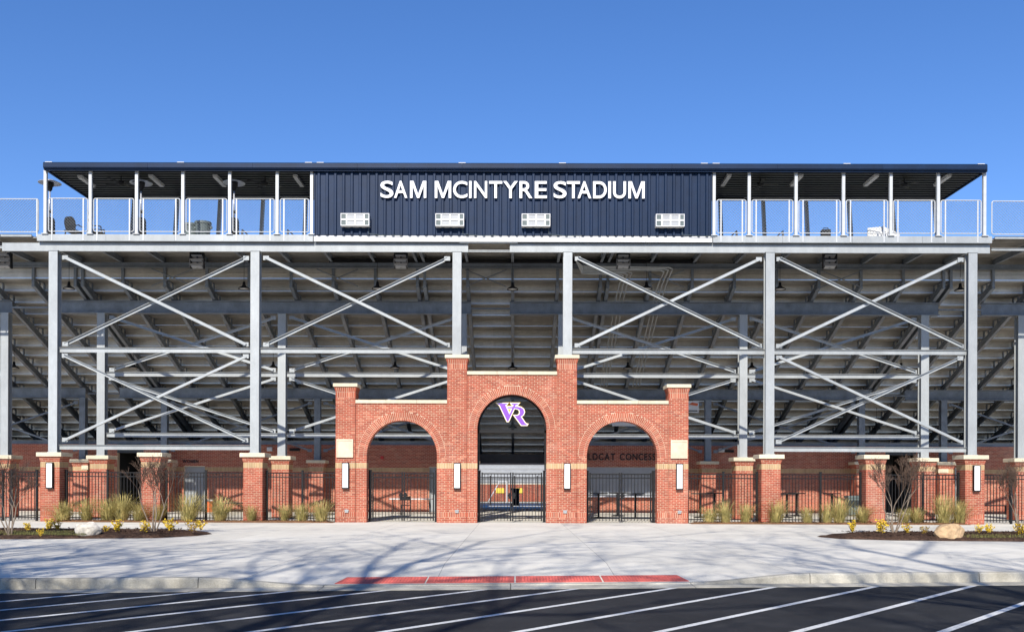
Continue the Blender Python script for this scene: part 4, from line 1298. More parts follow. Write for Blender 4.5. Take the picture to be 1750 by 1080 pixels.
# ================================================================ GATES AND FENCES
ZG = 1.865
def picket_mesh(h, z0=0.06): return MB().box(-0.011, 0.011, -0.011, 0.011, z0, h).mesh('picket', 'black')
ME_PK = picket_mesh(ZG)
def fence(x0, x1, y, label, posts_=(), name='picket_fence', cat='fence', group='black picket fences between the piers'):
    t = thing(name, ((x0 + x1) / 2, y, 0), label, cat, group)
    for z in (ZG - 0.02, ZG - 0.17, 0.14):
        mb = MB(); mb.box(x0, x1, y - 0.02, y + 0.02, z - 0.02, z + 0.02); mb.build('rail', 'black', t)
    for x in posts_:
        mb = MB(); mb.box(x - 0.038, x + 0.038, y - 0.038, y + 0.038, 0, ZG + 0.06); mb.box(x - 0.046, x + 0.046, y - 0.046, y + 0.046, ZG + 0.06, ZG + 0.085); mb.build('post', 'black', t)
    n = int((x1 - x0) / 0.118)
    for i in range(n):
        x = x0 + (x1 - x0) * (i + 0.5) / n
        if any(abs(x - q) < 0.06 for q in posts_): continue
        link('picket', ME_PK, t, (x, y, 0))
    return t
fy = YA + 0.05
fx = lambda px: at(px, 850, Y=fy).x
fence(-24, -17.7, fy, 'black picket fence at the far left picture edge', (fx(63), fx(20), fx(5)))
fence(-16.96, -13.92, fy, 'black picket fence between the far left sconce pier and the pier behind the shrub', (-16.9, fx(184)))
fence(-13.18, -10.08, fy, 'black picket fence in front of the restroom door left of the gateway', (-13.1, fx(352)))
fence(-9.34, -6.62, fy, 'black picket fence joining the left side of the gateway', (-9.28, fx(517), -6.67))
fence(6.62, 9.34, fy, 'black picket fence joining the right side of the gateway', (6.67, fx(1236), 9.28))
fence(10.08, 13.25, fy, 'black picket fence between the next right pier and the pier behind the shrub', (fx(1402), 13.2))
fence(13.99, 16.96, fy, 'black picket fence between the right shrub and the far right sconce pier', (fx(1577), 16.9))
fence(17.7, 24, fy, 'black picket fence at the far right picture edge', (18.9,))
def gate_leaf(hinge, x1, y, ang, label):
    """a leaf with its stile at hinge, reaching towards x1, swung by ang"""
    L = abs(x1 - hinge); sg_ = 1 if x1 > hinge else -1
    t = thing('gate_leaf', (hinge, y, 0), label, 'gate', 'black picket gate leaves in the arches')
    def part(name, mb_, m='black'):
        return link(name, mb_.mesh(name, m), t)
    for z in (ZG - 0.02, ZG - 0.17, 0.16):
        part('rail', MB().box(0.03, L - 0.03, -0.02, 0.02, z - 0.022, z + 0.022))
    for x in (0.0, L - 0.03): part('stile', MB().box(x, x + 0.05, -0.026, 0.026, 0.05, ZG + 0.03))
    n = int(L / 0.118)
    for i in range(1, n):
        o = link('picket', ME_PK, t); o.location = (L * i / n, 0, 0)
    part('latch', MB().box(L - 0.12, L + 0.03, -0.05, 0.05, 0.99, 1.06).box(L - 0.09, L - 0.02, -0.07, 0.07, 0.9, 1.12))
    t.rotation_euler = (0, 0, (0 if sg_ > 0 else math.pi) + ang)
    return t
gy = WB + 0.05
for xc, Rr, nm in ((-4.13, 1.316, 'left arch'), (0, 1.294, 'middle arch'), (4.13, 1.316, 'right arch')):
    for s in (-1, 1):
        x = xc + s * (Rr - 0.06)
        gp = MB(); gp.box(x - 0.05, x + 0.05, gy - 0.05, gy + 0.05, 0, ZG + 0.08); gp.box(x - 0.06, x + 0.06, gy - 0.06, gy + 0.06, ZG + 0.08, ZG + 0.11)
        gp.build('gate_post', 'black', portal)
        gate_leaf(x - s * 0.08, xc + s * 0.035, gy, 0.0, ('left' if s < 0 else 'right') + ' black picket gate leaf in the ' + nm)

# arched screen with the emblem in the middle arch
sc = thing('arch_screen', (0, WB - 0.1, 3.4), 'dark smoked screen with black frame filling the top of the middle arch', 'screen')
ysn = WB - 0.12
zs0 = 52 * C; Rs = 1.285
N = 40
rim = MB(); vs = []
for i in range(N + 1):
    t_ = math.pi * i / N
    for r, y in ((Rs, ysn - 0.05), (Rs, ysn + 0.05), (Rs - 0.055, ysn + 0.05), (Rs - 0.055, ysn - 0.05)):
        vs.append((-r * math.cos(t_), y, zs0 + r * math.sin(t_)))
rim.add(vs, [(4 * i + j, 4 * i + (j + 1) % 4, 4 * (i + 1) + (j + 1) % 4, 4 * (i + 1) + j) for i in range(N) for j in range(4)])
rim.build('rim', 'black', sc)
zbar = at(876, 737, Y=ysn).z
mb = MB(); mb.box(-Rs, Rs, ysn - 0.05, ysn + 0.05, zbar - 0.06, zbar + 0.05); mb.build('transom', 'black', sc)
mb = MB(); mb.box(-Rs, -Rs + 0.055, ysn - 0.05, ysn + 0.05, 1.98, zs0); mb.box(Rs - 0.055, Rs, ysn - 0.05, ysn + 0.05, 1.98, zs0); mb.build('jamb_bar', 'black', sc)
pn = MB(); Rp = Rs - 0.054
pts = [(-Rp * math.cos(math.pi * i / N), zs0 + Rp * math.sin(math.pi * i / N)) for i in range(N + 1)]
pts = [(-Rp, zbar + 0.051)] + pts + [(Rp, zbar + 0.051)]
n = len(pts)
pn.add([(x, ysn - 0.003, z) for x, z in pts] + [(x, ysn + 0.003, z) for x, z in pts], [tuple(range(n)), tuple(range(2 * n - 1, n - 1, -1))] + [(i, n + i, n + (i + 1) % n, (i + 1) % n) for i in range(n)])
pn.build('pane', 'smoke', sc)
V_ = [(440, 318), (612, 318), (600, 333), (574, 340), (580, 356), (655, 524), (728, 356), (737, 341), (702, 333), (690, 318), (818, 318), (806, 332), (772, 342), (764, 354), (632, 642), (615, 642), (476, 345), (455, 332)]
R_ = [(618, 383), (800, 378), (862, 390), (910, 425), (926, 475), (905, 525), (858, 556), (940, 678), (958, 695), (982, 701), (975, 713), (878, 713), (752, 543), (800, 545), (840, 520), (851, 475), (836, 430), (795, 408), (740, 402), (618, 402)]
em = thing('emblem', (0, ysn - 0.05, 4.0), 'purple interlocked V and R emblem edged in white and gold in the middle arch', 'emblem')
def logo(pts_, off, y, m, name):
    cu = bpy.data.curves.new('logo', 'CURVE'); cu.dimensions = '2D'; cu.fill_mode = 'BOTH'; cu.extrude = 0.0012; cu.offset = off
    sp = cu.splines.new('POLY'); sp.points.add(len(pts_) - 1); sp.use_cyclic_u = True
    for i, (a, b) in enumerate(pts_):
        p = at(810 + a / 10.8, 660 + b / 10.8, Y=y); sp.points[i].co = (p.x, p.z, 0, 1)
    o = bpy.data.objects.new('logo', cu); COL.objects.link(o)
    me = bpy.data.meshes.new_from_object(o.evaluated_get(bpy.context.evaluated_depsgraph_get()))
    bpy.data.objects.remove(o); bpy.data.curves.remove(cu)
    for v in me.vertices: v.co = Vector((v.co.x, y - v.co.z, v.co.y)) - LOC[em.name]
    me.materials.clear(); me.materials.append(M[m]); me.name = name
    return link(name, me, em)
yl = ysn - 0.012
for k, (pts_, off, m, nm) in enumerate(((R_, 0.042, 'gold', 'gold_edge'), (V_, 0.042, 'gold', 'gold_edge'), (R_, 0.032, 'letter_white', 'white_edge'), (V_, 0.032, 'letter_white', 'white_edge'), (R_, 0.004, 'purple', 'letter'), (V_, 0.004, 'purple', 'letter'))):
    logo(pts_, off, yl - 0.004 * k, m, nm)

# ================================================================ LAMPS AND CONDUITS UNDER THE STAND
_sh = MB().lathe([(0.03, 0.30), (0.05, 0.28), (0.06, 0.16), (0.10, 0.11), (0.20, 0.05), (0.23, 0.0), (0.222, 0.0), (0.19, 0.04), (0.09, 0.095), (0.0, 0.10)], n=20).mesh('shade', 'black', smooth=True)
_bl = MB().lathe([(0.0, 0.05), (0.15, 0.04), (0.19, 0.015), (0.0, 0.008)], n=16).mesh('lens', 'white', smooth=True)
def pendant(px, py, Y, ztop, lb):
    p = at(px, py, Y=Y)
    t = thing('pendant_lamp', (p.x, p.y, p.z), lb, 'pendant lamp', 'black pendant lamps under the stand')
    link('shade', _sh, t); link('lens', _bl, t)
    mb = MB(); mb.tube((p.x, p.y, p.z + 0.29), (p.x, p.y, ztop), 0.009, n=5); mb.build('cord', 'black', t)
rowsP = [('upper row', 38.0, 10.48, [(118, 494), (417, 494), (645, 494), (876, 495), (1105, 494), (1333, 495), (1641, 497)]),
         ('middle row', 43.5, zs_(43.5) + 0.03, [(24, 629), (228, 629), (467, 629), (675, 629), (876, 630), (1073, 630), (1285, 630), (1540, 631), (1735, 632)]),
         ('lowest row', 49.0, zs_(49.0) + 0.03, [(253, 729), (876, 731), (1498, 733)])]
for nm, Y, zt, lst in rowsP:
    for i, (px, py) in enumerate(lst):
        pendant(px, py, Y, zt, 'black bell shaped pendant lamp, ' + ORD[i] + ' from the left in the ' + nm + ' under the stand')
def floodlight(px, lb):
    Y = 36.25; p = at(px, 445, Y=Y)
    t = thing('flood_light', (p.x, Y, 10.4), lb, 'flood light', 'black stacked flood lights below the deck')
    zt = at(px, 431, Y=Y).z
    mb = MB(); mb.box(p.x - 0.03, p.x + 0.03, Y, Y + 0.05, zt - 0.6, 10.5); mb.box(p.x - 0.26, p.x - 0.235, Y - 0.1, Y + 0.1, zt - 0.62, zt - 0.02); mb.box(p.x + 0.235, p.x + 0.26, Y - 0.1, Y + 0.1, zt - 0.62, zt - 0.02)
    mb.build('bracket', 'black', t)
    for k in range(3):
        z = zt - 0.1 - 0.21 * k
        h = MB(); h.add([(p.x - .23, Y - .12, z - .02), (p.x + .23, Y - .12, z - .02), (p.x + .23, Y + .1, z - .1), (p.x - .23, Y + .1, z - .1), (p.x - .23, Y - .08, z + .07), (p.x + .23, Y - .08, z + .07), (p.x + .23, Y + .12, z - .02), (p.x - .23, Y + .12, z - .02)],
                        [(0, 3, 2, 1), (4, 5, 6, 7), (0, 1, 5, 4), (1, 2, 6, 5), (2, 3, 7, 6), (3, 0, 4, 7)])
        o = h.build('lamp_head', 'black', t)
        g = MB(); g.add([(p.x - .2, Y - .105, z - .033), (p.x + .2, Y - .105, z - .033), (p.x + .2, Y + .08, z - .1), (p.x - .2, Y + .08, z - .1), (p.x - .2, Y - .105, z - .028), (p.x + .2, Y - .105, z - .028), (p.x + .2, Y + .08, z - .095), (p.x - .2, Y + .08, z - .095)],
                        [(0, 3, 2, 1), (4, 5, 6, 7), (0, 1, 5, 4), (1, 2, 6, 5), (2, 3, 7, 6), (3, 0, 4, 7)])
        g.build('lens', 'shutter', o)
floodlight(8, 'black triple flood light at the left picture edge below the deck'); floodlight(337, 'black triple flood light below the left open deck')
floodlight(685, 'black triple flood light below the left half of the navy wall'); floodlight(1065, 'black triple flood light below the right half of the navy wall'); floodlight(1418, 'black triple flood light below the right open deck')
# conduit bundle
cbt = thing('conduit_bundle', (3.5, 38, 9.5), 'bundle of grey electrical conduits bending under the stand right of the middle', 'conduits')
def und(y): return zs_(y) - 0.02
for k in range(6):
    mb = MB()
    z = 10.02 - 0.045 * k
    x0 = 2.35; yy = 37.3 + 0.05 * k
    xb = (6.35 - 0.16 * k) if k < 3 else (4.75 - 0.16 * (k - 3))
    ya = 38.9
    pts = [(x0, 36.5, 10.35), (x0 + 0.12, 36.9, 10.15), (x0 + 0.4, yy, z), (xb - 0.15, yy + 0.2, z), (xb, yy + 0.35, z - 0.02), (xb - 0.05, ya, 9.65)]
    pts += [(xb - 0.1, y, und(y)) for y in (39.6, 44, 46.9)]
    mb.path(pts, 0.026, 6); mb.build('conduit', 'galv', cbt)
# hanging signs
def hang(px0, px1, py0, py1, Y, lb, name='hanging_sign'):
    a, b = at(px0, py0, Y=Y), at(px1, py1, Y=Y)
    t = thing(name, ((a.x + b.x) / 2, Y, b.z), lb, 'sign')
    mb = MB(); mb.box(a.x, b.x, Y - 0.01, Y + 0.01, b.z, a.z); mb.build('panel', 'vinyl', t)
    return t, a, b
t, a, b = hang(1172, 1194, 685, 705, 45.0, 'white sign with an orange mark behind the right end of the gateway')
mb = MB(); mb.add([(a.x + .12, 44.985, a.z - .17), (b.x - .06, 44.985, a.z - .24), (b.x - .03, 44.985, a.z - .12), (a.x + .3, 44.985, a.z - .07)], [(0, 1, 2, 3)]); mb.build('orange_mark', 'orange', t)
mb = MB(); mb.box(a.x + .1, b.x - .06, 44.984, 44.989, b.z + .06, b.z + .11); mb.build('print_line', 'black', t)
hang(1046, 1092, 717, 728, 46.0, 'pale banner seen through the top of the right arch', 'hanging_banner')

# ================================================================ THINGS ON THE DECK
ZF = 10.81
def plastic_chair(x, y, rz, lb):
    t = thing('plastic_chair', (x, y, ZF), lb, 'chair', 'black plastic chairs on the deck')
    def part(name, mb_): return link(name, mb_.mesh(name, 'blackplast'), t)
    s = MB(); s.box(-0.25, 0.25, -0.24, 0.24, 0.42, 0.455).box(-0.22, 0.22, -0.21, 0.21, 0.40, 0.42); part('seat', s)
    bk_ = MB(); prof = [(0.46, .20, .17), (0.60, .235, .20), (0.75, .24, .235), (0.88, .20, .265), (0.95, .12, .28)]
    for (z0, w0, y0), (z1, w1, y1) in zip(prof, prof[1:]):
        bk_.add([(-w0, y0, z0), (w0, y0, z0), (w1, y1, z1), (-w1, y1, z1), (-w0, y0 + .02, z0), (w0, y0 + .02, z0), (w1, y1 + .02, z1), (-w1, y1 + .02, z1)], [(0, 1, 2, 3), (7, 6, 5, 4), (0, 4, 5, 1), (3, 2, 6, 7), (1, 5, 6, 2), (0, 3, 7, 4)])
    part('backrest', bk_)
    for sx in (-1, 1):
        part('armrest', MB().path([(sx * .25, -.22, .455), (sx * .27, -.2, .64), (sx * .27, .1, .66), (sx * .22, .2, .62)], 0.022, 6))
        for sy in (-1, 1): part('leg', MB().tube((sx * .2, sy * .19, .42), (sx * .27, sy * .27, 0), 0.028, 0.02, 6))
    t.rotation_euler = (0, 0, rz)
pc = at(126, 390, Y=37.0); plastic_chair(pc.x, 37.0, R(170), 'black plastic chair on the left deck, seen from its back')
pc = at(166, 390, Y=37.2); plastic_chair(pc.x, 37.2, R(100), 'black plastic chair on the left deck half hidden by a roof post')
def heater(px, lb):
    Y = 36.4; x = at(px, 320, Y=Y).x
    t = thing('patio_heater', (x, Y, ZF), lb, 'patio heater', 'mushroom patio heaters on the left deck')
    zr = at(px, 311, Y=Y).z - ZF
    def part(name, mb_, m, sm=True): return link(name, mb_.mesh(name, m, smooth=sm), t)
    part('base', MB().lathe([(0, 0), (0.25, 0), (0.25, 0.06), (0.23, 0.08), (0.20, 0.09), (0.19, 0.72), (0.15, 0.8), (0.03, 0.82)]), 'blackplast')
    part('pole', MB().tube((0, 0, 0.8), (0, 0, zr - 0.35), 0.03, n=10), 'counter')
    part('valve_knob', MB().lathe([(0, -.06), (.07, -.05), (.08, 0), (.06, .05), (0, .06)], (0.04, 0, 1.05), 10), 'blackplast')
    part('burner', MB().lathe([(0.05, -.36), (0.09, -.3), (0.11, -.18), (0.14, -.17), (0.15, -.02), (0.05, 0)], (0, 0, zr), 14), 'blackplast')
    part('reflector', MB().lathe([(0.0, 0.07), (0.16, 0.06), (0.42, -0.05), (0.415, -0.06), (0.15, 0.04), (0, 0.05)], (0, 0, zr), 24), 'counter')
heater(85, 'mushroom patio heater at the left end of the deck'); heater(241, 'mushroom patio heater in the middle of the left deck'); heater(400, 'mushroom patio heater on the left deck nearest the navy wall')
def bin_(x, y, z, r0, r1, h, m, lb, cat='trash can', name='trash_can', rim=True):
    t = thing(name, (x, y, z), lb, cat)
    link('body', MB().lathe([(0, 0.0), (r0, 0.0), (r0 + (r1 - r0) * .5, h * .5), (r1, h - .05), (r1, h), (r1 - .02, h), (r0, .05)], n=18).mesh('body', m, smooth=False), t)
    link('rim', MB().lathe([(r1 + .002, h - .09), (r1 + .025, h - .08), (r1 + .025, h + .01), (r1 - .018, h + .012)], n=18).mesh('rim', m, smooth=False), t)
    for s in (-1, 1): link('handle', MB().box(s * (r1 + .02) - .02, s * (r1 + .02) + .03, -.06, .06, h - .25, h - .16).mesh('handle', m), t)
    return t
q = at(347, 390, Y=37.2); bin_(q.x, 37.2, ZF, 0.24, 0.30, 0.86, 'greyplast', 'grey round trash can on the left deck')
q = at(326, 390, Y=37.5); bin_(q.x, 37.5, ZF, 0.24, 0.30, 0.86, 'greyplast', 'grey round trash can half hidden by a roof post on the left deck')
def stair_rail(px, lb, s):
    Y = 38.6; x = at(px, 385, Y=Y).x
    t = thing('stair_rail', (x, Y, ZF), lb, 'handrail', 'aisle handrails at the back of the deck')
    MB().box(x - .04, x + .04, Y - .04, Y + .04, ZF, ZF + 0.85).build('post', 'white_steel', t)
    mb = MB(); mb.tube((x, Y, ZF + .95), (x + s * 0.75, Y + 0.9, ZF + .30), 0.025, n=6); mb.tube((x, Y, ZF + .78), (x + s * 0.75, Y + 0.9, ZF + .13), 0.025, n=6); mb.tube((x, Y, ZF + .97), (x, Y, ZF + .6), 0.03, n=6); mb.build('rail', 'galv_dull', t)
stair_rail(414, 'aisle handrail on the left deck behind the third heater', 1); stair_rail(492, 'aisle handrail on the left deck beside the navy wall', 1)
stair_rail(1259, 'aisle handrail on the right deck beside the navy wall', -1); stair_rail(1338, 'aisle handrail in the middle of the right deck', -1)
Yb = 36.8; q = at(1411, 394, Y=Yb)
t = thing('equipment_case', (q.x, Yb, ZF), 'small black case with a handle on the right deck', 'case')
mb = MB(); mb.box(q.x - .17, q.x + .17, Yb - .1, Yb + .1, ZF + .02, q.z + .02); mb.build('body', 'blackplast', t)
mb = MB(); mb.path([(q.x - .1, Yb, q.z + .02), (q.x - .09, Yb, q.z + .09), (q.x + .09, Yb, q.z + .09), (q.x + .1, Yb, q.z + .02)], .015); mb.build('handle', 'blackplast', t)
# folded white canopy lying behind the right railing
Yb = 37.0; a = at(1481, 391, Y=Yb); b = at(1513, 385, Y=Yb); c = at(1536, 396, Y=Yb)
t = thing('folded_canopy', ((a.x + c.x) / 2, Yb, ZF), 'crumpled white canopy top lying on the right deck', 'canopy')
mb = MB(); pk = (b.x, Yb + .2, b.z); z0 = ZF + 0.02
ring = [(a.x, Yb - .1, a.z), (a.x + .35, Yb - .3, z0 + .1), (b.x + .1, Yb - .4, z0 + .02), (c.x, Yb - .1, c.z - .1), (c.x - .1, Yb + .5, z0 + .3), (b.x, Yb + .7, z0 + .4), (a.x + .2, Yb + .5, z0 + .45)]
vs = [pk] + ring + [(x_, y_, z0) for x_, y_, _ in ring]
fs = [(0, i + 1, (i + 1) % 7 + 1) for i in range(7)] + [(i + 1, i + 8, (i + 1) % 7 + 8, (i + 1) % 7 + 1) for i in range(7)]
mb.add(vs, fs); mb.build('cover', 'vinyl', t)
mb = MB(); mb.tube(pk, (b.x, Yb + .2, z0), .02); mb.tube(ring[2], (ring[2][0] + .4, Yb, z0 + .35), .012); mb.build('pole', 'galv_dull', t)

# ================================================================ THINGS ON THE GROUND BEHIND THE FENCE
def wheel_bin(x, y, lb, h=1.05, w_=0.56, m='blackplast'):
    t = thing('wheeled_bin', (x, y, 0), lb, 'trash can')
    mb = MB(); a, b = w_ * .40, w_ / 2
    mb.add([(x - a, y - a, .06), (x + a, y - a, .06), (x + a, y + a, .06), (x - a, y + a, .06), (x - b, y - b, h * .9), (x + b, y - b, h * .9), (x + b, y + b, h * .9), (x - b, y + b, h * .9)], [(0, 3, 2, 1), (4, 5, 6, 7), (0, 1, 5, 4), (1, 2, 6, 5), (2, 3, 7, 6), (3, 0, 4, 7)])
    mb.build('body', m, t)
    mb = MB(); mb.box(x - b - .02, x + b + .02, y - b - .03, y + b + .02, h * .902, h); mb.build('lid', m, t)
    for s in (-1, 1): mb = MB(); mb.tube((x + s * a, y + a, .1), (x + s * (a + .06), y + a, .1), .1, n=12); mb.build('wheel', m, t)
q = at(62, 870, Z=0); wheel_bin(q.x, 42.0, 'dark wheeled trash bin behind the far left fence', 1.0, 0.55)
q = at(881, 862, Z=0); wheel_bin(at(881, 850, Y=59.0).x, 59.0, 'black wheeled bin standing beyond the middle arch', 1.15, 0.5)
q = at(572, 850, Y=43); 
wheel_bin(at(1416 + 18, 855, Y=44.0).x + 0.6, 44.0, 'grey trash bin behind the grasses right of the gateway', 0.95, 0.5, 'greyplast')
def table(px, Y, w_, h, lb, m='white', d_=0.7, grp=None, leg='black'):
    x = at(px, 850, Y=Y).x
    t = thing('folding_table', (x, Y, 0), lb, 'table', grp)
    mb = MB(); mb.box(x - w_ / 2, x + w_ / 2, Y - d_ / 2, Y + d_ / 2, h - .05, h); mb.build('tabletop', m, t)
    for sx in (-1, 1):
        for sy in (-1, 1):
            mb = MB(); mb.tube((x + sx * (w_ / 2 - .15), Y + sy * (d_ / 2 - .1), h - .05), (x + sx * (w_ / 2 - .1), Y + sy * (d_ / 2 - .08), 0), .018, n=6); mb.build('leg', leg, t)
    return t
table(703, 45.2, 2.0, 0.74, 'white folding table behind the left arch gates')
def hightop(px, Y, lb):
    x = at(px, 850, Y=Y).x
    t = thing('high_top_table', (x, Y, 0), lb, 'table', 'black high top tables by the concession hatch')
    link('tabletop', MB().lathe([(0, 1.03), (.38, 1.03), (.4, 1.05), (.38, 1.075), (0, 1.075)], n=20).mesh('tabletop', 'blackplast'), t)
    link('stem', MB().tube((0, 0, .05), (0, 0, 1.03), .045, n=10).mesh('stem', 'blackplast'), t)
    link('base', MB().lathe([(0, .08), (.06, .07), (.3, .02), (.3, 0), (0, 0)], n=18).mesh('base', 'blackplast'), t)
hightop(1023, 40.6, 'black high top table nearest the left gate post of the right arch'); hightop(1055.5, 43.0, 'black high top table behind the middle of the right arch, farther back')
hightop(1086, 40.2, 'black high top table right of the gate meeting point in the right arch')
hightop(1197, 41.5, 'black high top table just right of the gateway'); hightop(1221, 43.5, 'black high top table behind the fence, second right of the gateway')
hightop(1345, 41.8, 'black high top table behind the fence beside the next right pier'); hightop(1362, 43.8, 'black high top table behind the fence, second from the next right pier'); hightop(1422, 43.0, 'black high top table behind the fence left of the grey bin')
# folding chair behind the left gate
x = at(693, 860, Y=43.5).x; Yc = 43.5
t = thing('folding_chair', (x, Yc, 0), 'black folding chair behind the left arch gates', 'chair')
MB().box(x - .22, x + .22, Yc - .2, Yc + .2, .44, .47).build('seat', 'black', t)
MB().box(x - .22, x + .22, Yc - .24, Yc - .215, .68, .86).build('backrest', 'black', t)
for sx in (-1, 1):
    MB().tube((x + sx * .23, Yc - .25, .88), (x + sx * .23, Yc + .22, 0), .014, n=6).build('leg', 'black', t)
    MB().tube((x + sx * .21, Yc + .18, .47), (x + sx * .21, Yc - .28, 0), .014, n=6).build('leg', 'black', t)
# cooler / orange barrel by the restroom door
x = at(358, 860, Y=46.8).x
t = thing('water_cooler', (x, 46.8, 0), 'orange water cooler beside the restroom door', 'cooler')
link('body', MB().lathe([(0, 0), (.17, 0), (.19, .3), (.19, .55), (0, .55)], n=16).mesh('body', 'orange'), t)
link('lid', MB().lathe([(0, .62), (.12, .62), (.2, .59), (.2, .551), (0, .551)], n=16).mesh('lid', 'white'), t)
# benches along the building
for px, lb in ((235, 'dark bench along the building left of the restroom door'), (402, 'dark bench along the building right of the restroom door'), (1700, 'dark bench along the building at far right')):
    x = at(px, 860, Y=47.0).x
    t = thing('bench', (x, 47.2, 0), lb, 'bench')
    MB().box(x - .9, x + .9, 47.0, 47.4, .42, .47).build('seat', 'blackplast', t)
    for s in (-1, 1): MB().box(x + s * .7 - .04, x + s * .7 + .04, 47.05, 47.35, 0, .419).build('leg', 'blackplast', t)

# ================================================================ BEYOND THE PASSAGE
mb = MB(); mb.box(-60, 60, 57.0, 74, -0.3, -0.02); struct(mb.build('track', 'concrete'))
mb = MB(); mb.box(-60, 60, 62.0, 70, -0.02 + .001, -0.012); struct(mb.build('shadow_lane', 'track'))  # lane sheet coloured as the shadow the stand casts on the ground
fw = thing('field_wall', (0, 75, 0), 'low red brick wall with pale stands behind, seen through the middle arch', 'wall')
b = MB(); brick_face(b, (-6, 75, 0), (1, 0, 0), (0, -1, 0), 12, runs(0, 20)); b.build('brick', 'brick', fw, kind='stuff')
mb = MB(); mb.box(-6, 6, 75.01, 75.3, 0, 20 * C); mb.build('core', 'mortar', fw)
mb = MB(); mb.box(-6, 6, 74.95, 75.35, 20 * C, 20 * C + .06); mb.build('coping', 'stone', fw)
os_ = thing('far_stand', (0, 78, 0), 'white terraced stand beyond the field wall, seen through the middle arch', 'grandstand')
for k in range(7):
    mb = MB(); mb.box(-8, 8, 76 + k * .8, 76.8 + k * .8, 0, 1.5 + k * .35); mb.box(-8, 8, 76 + k * .8 + .3, 76.6 + k * .8, 1.5 + k * .35 + .14, 1.5 + k * .35 + .18); mb.build('terrace_step', 'shutter', os_)
for px, lb in ((855, 'left yellow sign on the brick field wall'), (886, 'right yellow sign on the brick field wall')):
    a = at(px, 838, Y=74.9); mb = MB(); mb.box(a.x - .32, a.x + .32, 74.93, 74.985, a.z - .2, a.z + .2); mb.box(a.x - .2, a.x + .2, 74.92, 74.93, a.z - .03, a.z + .03)
    tag(mb.build('field_sign', 'signyellow'), lb, 'sign')
gp = thing('goal_frame', (at(866, 850, Y=68).x, 68, 0), 'white goal frame standing beyond the middle arch', 'goal')
gx = at(866, 850, Y=68).x; gx2 = at(834, 850, Y=68).x
MB().box(gx - .05, gx + .05, 67.95, 68.05, 0, 1.6).build('post', 'white', gp)
MB().tube((gx2, 68, .1), (at(853, 850, Y=68).x, 68, 1.5), .04, n=6).build('stay', 'white', gp)
MB().tube((at(851, 850, Y=68).x, 68, 1.55), (gx, 68, 1.55), .04, n=6).build('crossbar', 'white', gp)
fence(-2.6, 2.6, 62.5, 'thin black picket fence in front of the field, seen through the middle arch', (-1.5, 0.1, 1.6), 'field_fence', 'fence', None)

# ================================================================ PLANTS
def grass_mesh(seed, n=420, h=0.85, sp=0.34):
    rnd = random.Random(seed); mb = MB()
    for _ in range(n):
        a = rnd.uniform(0, 6.283); r = rnd.uniform(0, 0.17); L = h * rnd.uniform(0.3, 1.0); lean = rnd.uniform(0.05, 1.0) * sp
        b = Vector((r * math.cos(a), r * math.sin(a), 0)); d = Vector((math.cos(a + rnd.uniform(-.5, .5)), math.sin(a + rnd.uniform(-.5, .5)), 0))
        wv = Vector((-d.y, d.x, 0)) * rnd.uniform(0.003, 0.0055)
        P = [b, b + d * lean * .2 + Vector((0, 0, L * .45)), b + d * lean * .6 + Vector((0, 0, L * .85)), b + d * lean * 1.15 + Vector((0, 0, L * rnd.uniform(.8, 1.02)))]
        ws_ = (1, 1, .7, .1); vs = []
        for p, k in zip(P, ws_): vs += [tuple(p - wv * k), tuple(p + wv * k)]
        mb.add(vs, [(0, 1, 3, 2), (2, 3, 5, 4), (4, 5, 7, 6)])
    return mb.mesh('blades', 'grass')
GM = [grass_mesh(i, 280 + 45 * (i % 3), 0.88, 0.58 + .1 * (i % 3)) for i in range(6)]
gl = [108, 150, 187, 208, 238, 270, 322, 376, 430, 486, 515, 550]
gr_ = [1212, 1240, 1274, 1325, 1380, 1412, 1434, 1475, 1544, 1566, 1612, 1638]
for side, lst in (('left', gl), ('right', gr_)):
    for i, px in enumerate(lst):
        y = 35.38 + random.uniform(-.1, .1)
        x = at(px, 880, Y=y).x
        t = thing('grass_clump', (x, y, 0.04), 'straw green ornamental grass clump, ' + ORD[i] + ' from the left in the strip ' + side + ' of the gateway', 'grass clump', 'ornamental grass clumps along the fence')
        o = link('blades', random.choice(GM), t)
        k = random.uniform(.95, 1.5) if not (side == 'left' and i in (5, 8, 9)) else 0.8
        o.scale = (k * random.uniform(.9, 1.5), k, k * random.uniform(.7, 1.1)); t.rotation_euler = (random.uniform(-.12, .12), random.uniform(-.14, .14), 0); o.rotation_euler = (0, 0, random.uniform(0, 6.3))
def leafy(seed, n=150, r=0.17, h=0.26):
    rnd = random.Random(seed); mb = MB()
    stems = [(rnd.uniform(0, 6.28), rnd.uniform(.3, 1)) for _ in range(9)]
    for _ in range(n):
        a, k = rnd.choice(stems); f = rnd.uniform(.15, 1)
        c = Vector((math.cos(a) * r * k * f, math.sin(a) * r * k * f, h * f * (1.15 - .4 * k))) + Vector((rnd.gauss(0, .02), rnd.gauss(0, .02), rnd.gauss(0, .02)))
        u = Vector((rnd.gauss(0, 1), rnd.gauss(0, 1), rnd.gauss(0, 1))).normalized(); v = u.orthogonal().normalized()
        l = rnd.uniform(.02, .035)
        mb.add([tuple(c - u * l), tuple(c + v * l * .5), tuple(c + u * l), tuple(c - v * l * .5)], [(0, 1, 2, 3)])
    st = MB()
    for a, k in stems: st.tube((0, 0, -0.03), (math.cos(a) * r * k, math.sin(a) * r * k, h * (1.15 - .4 * k)), .005, .002, 4)
    return mb.mesh('leaves', 'yellow'), st.mesh('stem', 'twig')
LM = [leafy(i) for i in range(4)]
yl_ = [(47, 906, .7), (70, 915, .6), (83, 905, 1), (98, 906, .9), (181, 909, .6), (201, 908, 1), (245, 910, 1), (290, 908, 1.1), (330, 908, 1.1), (343, 904, .8)]
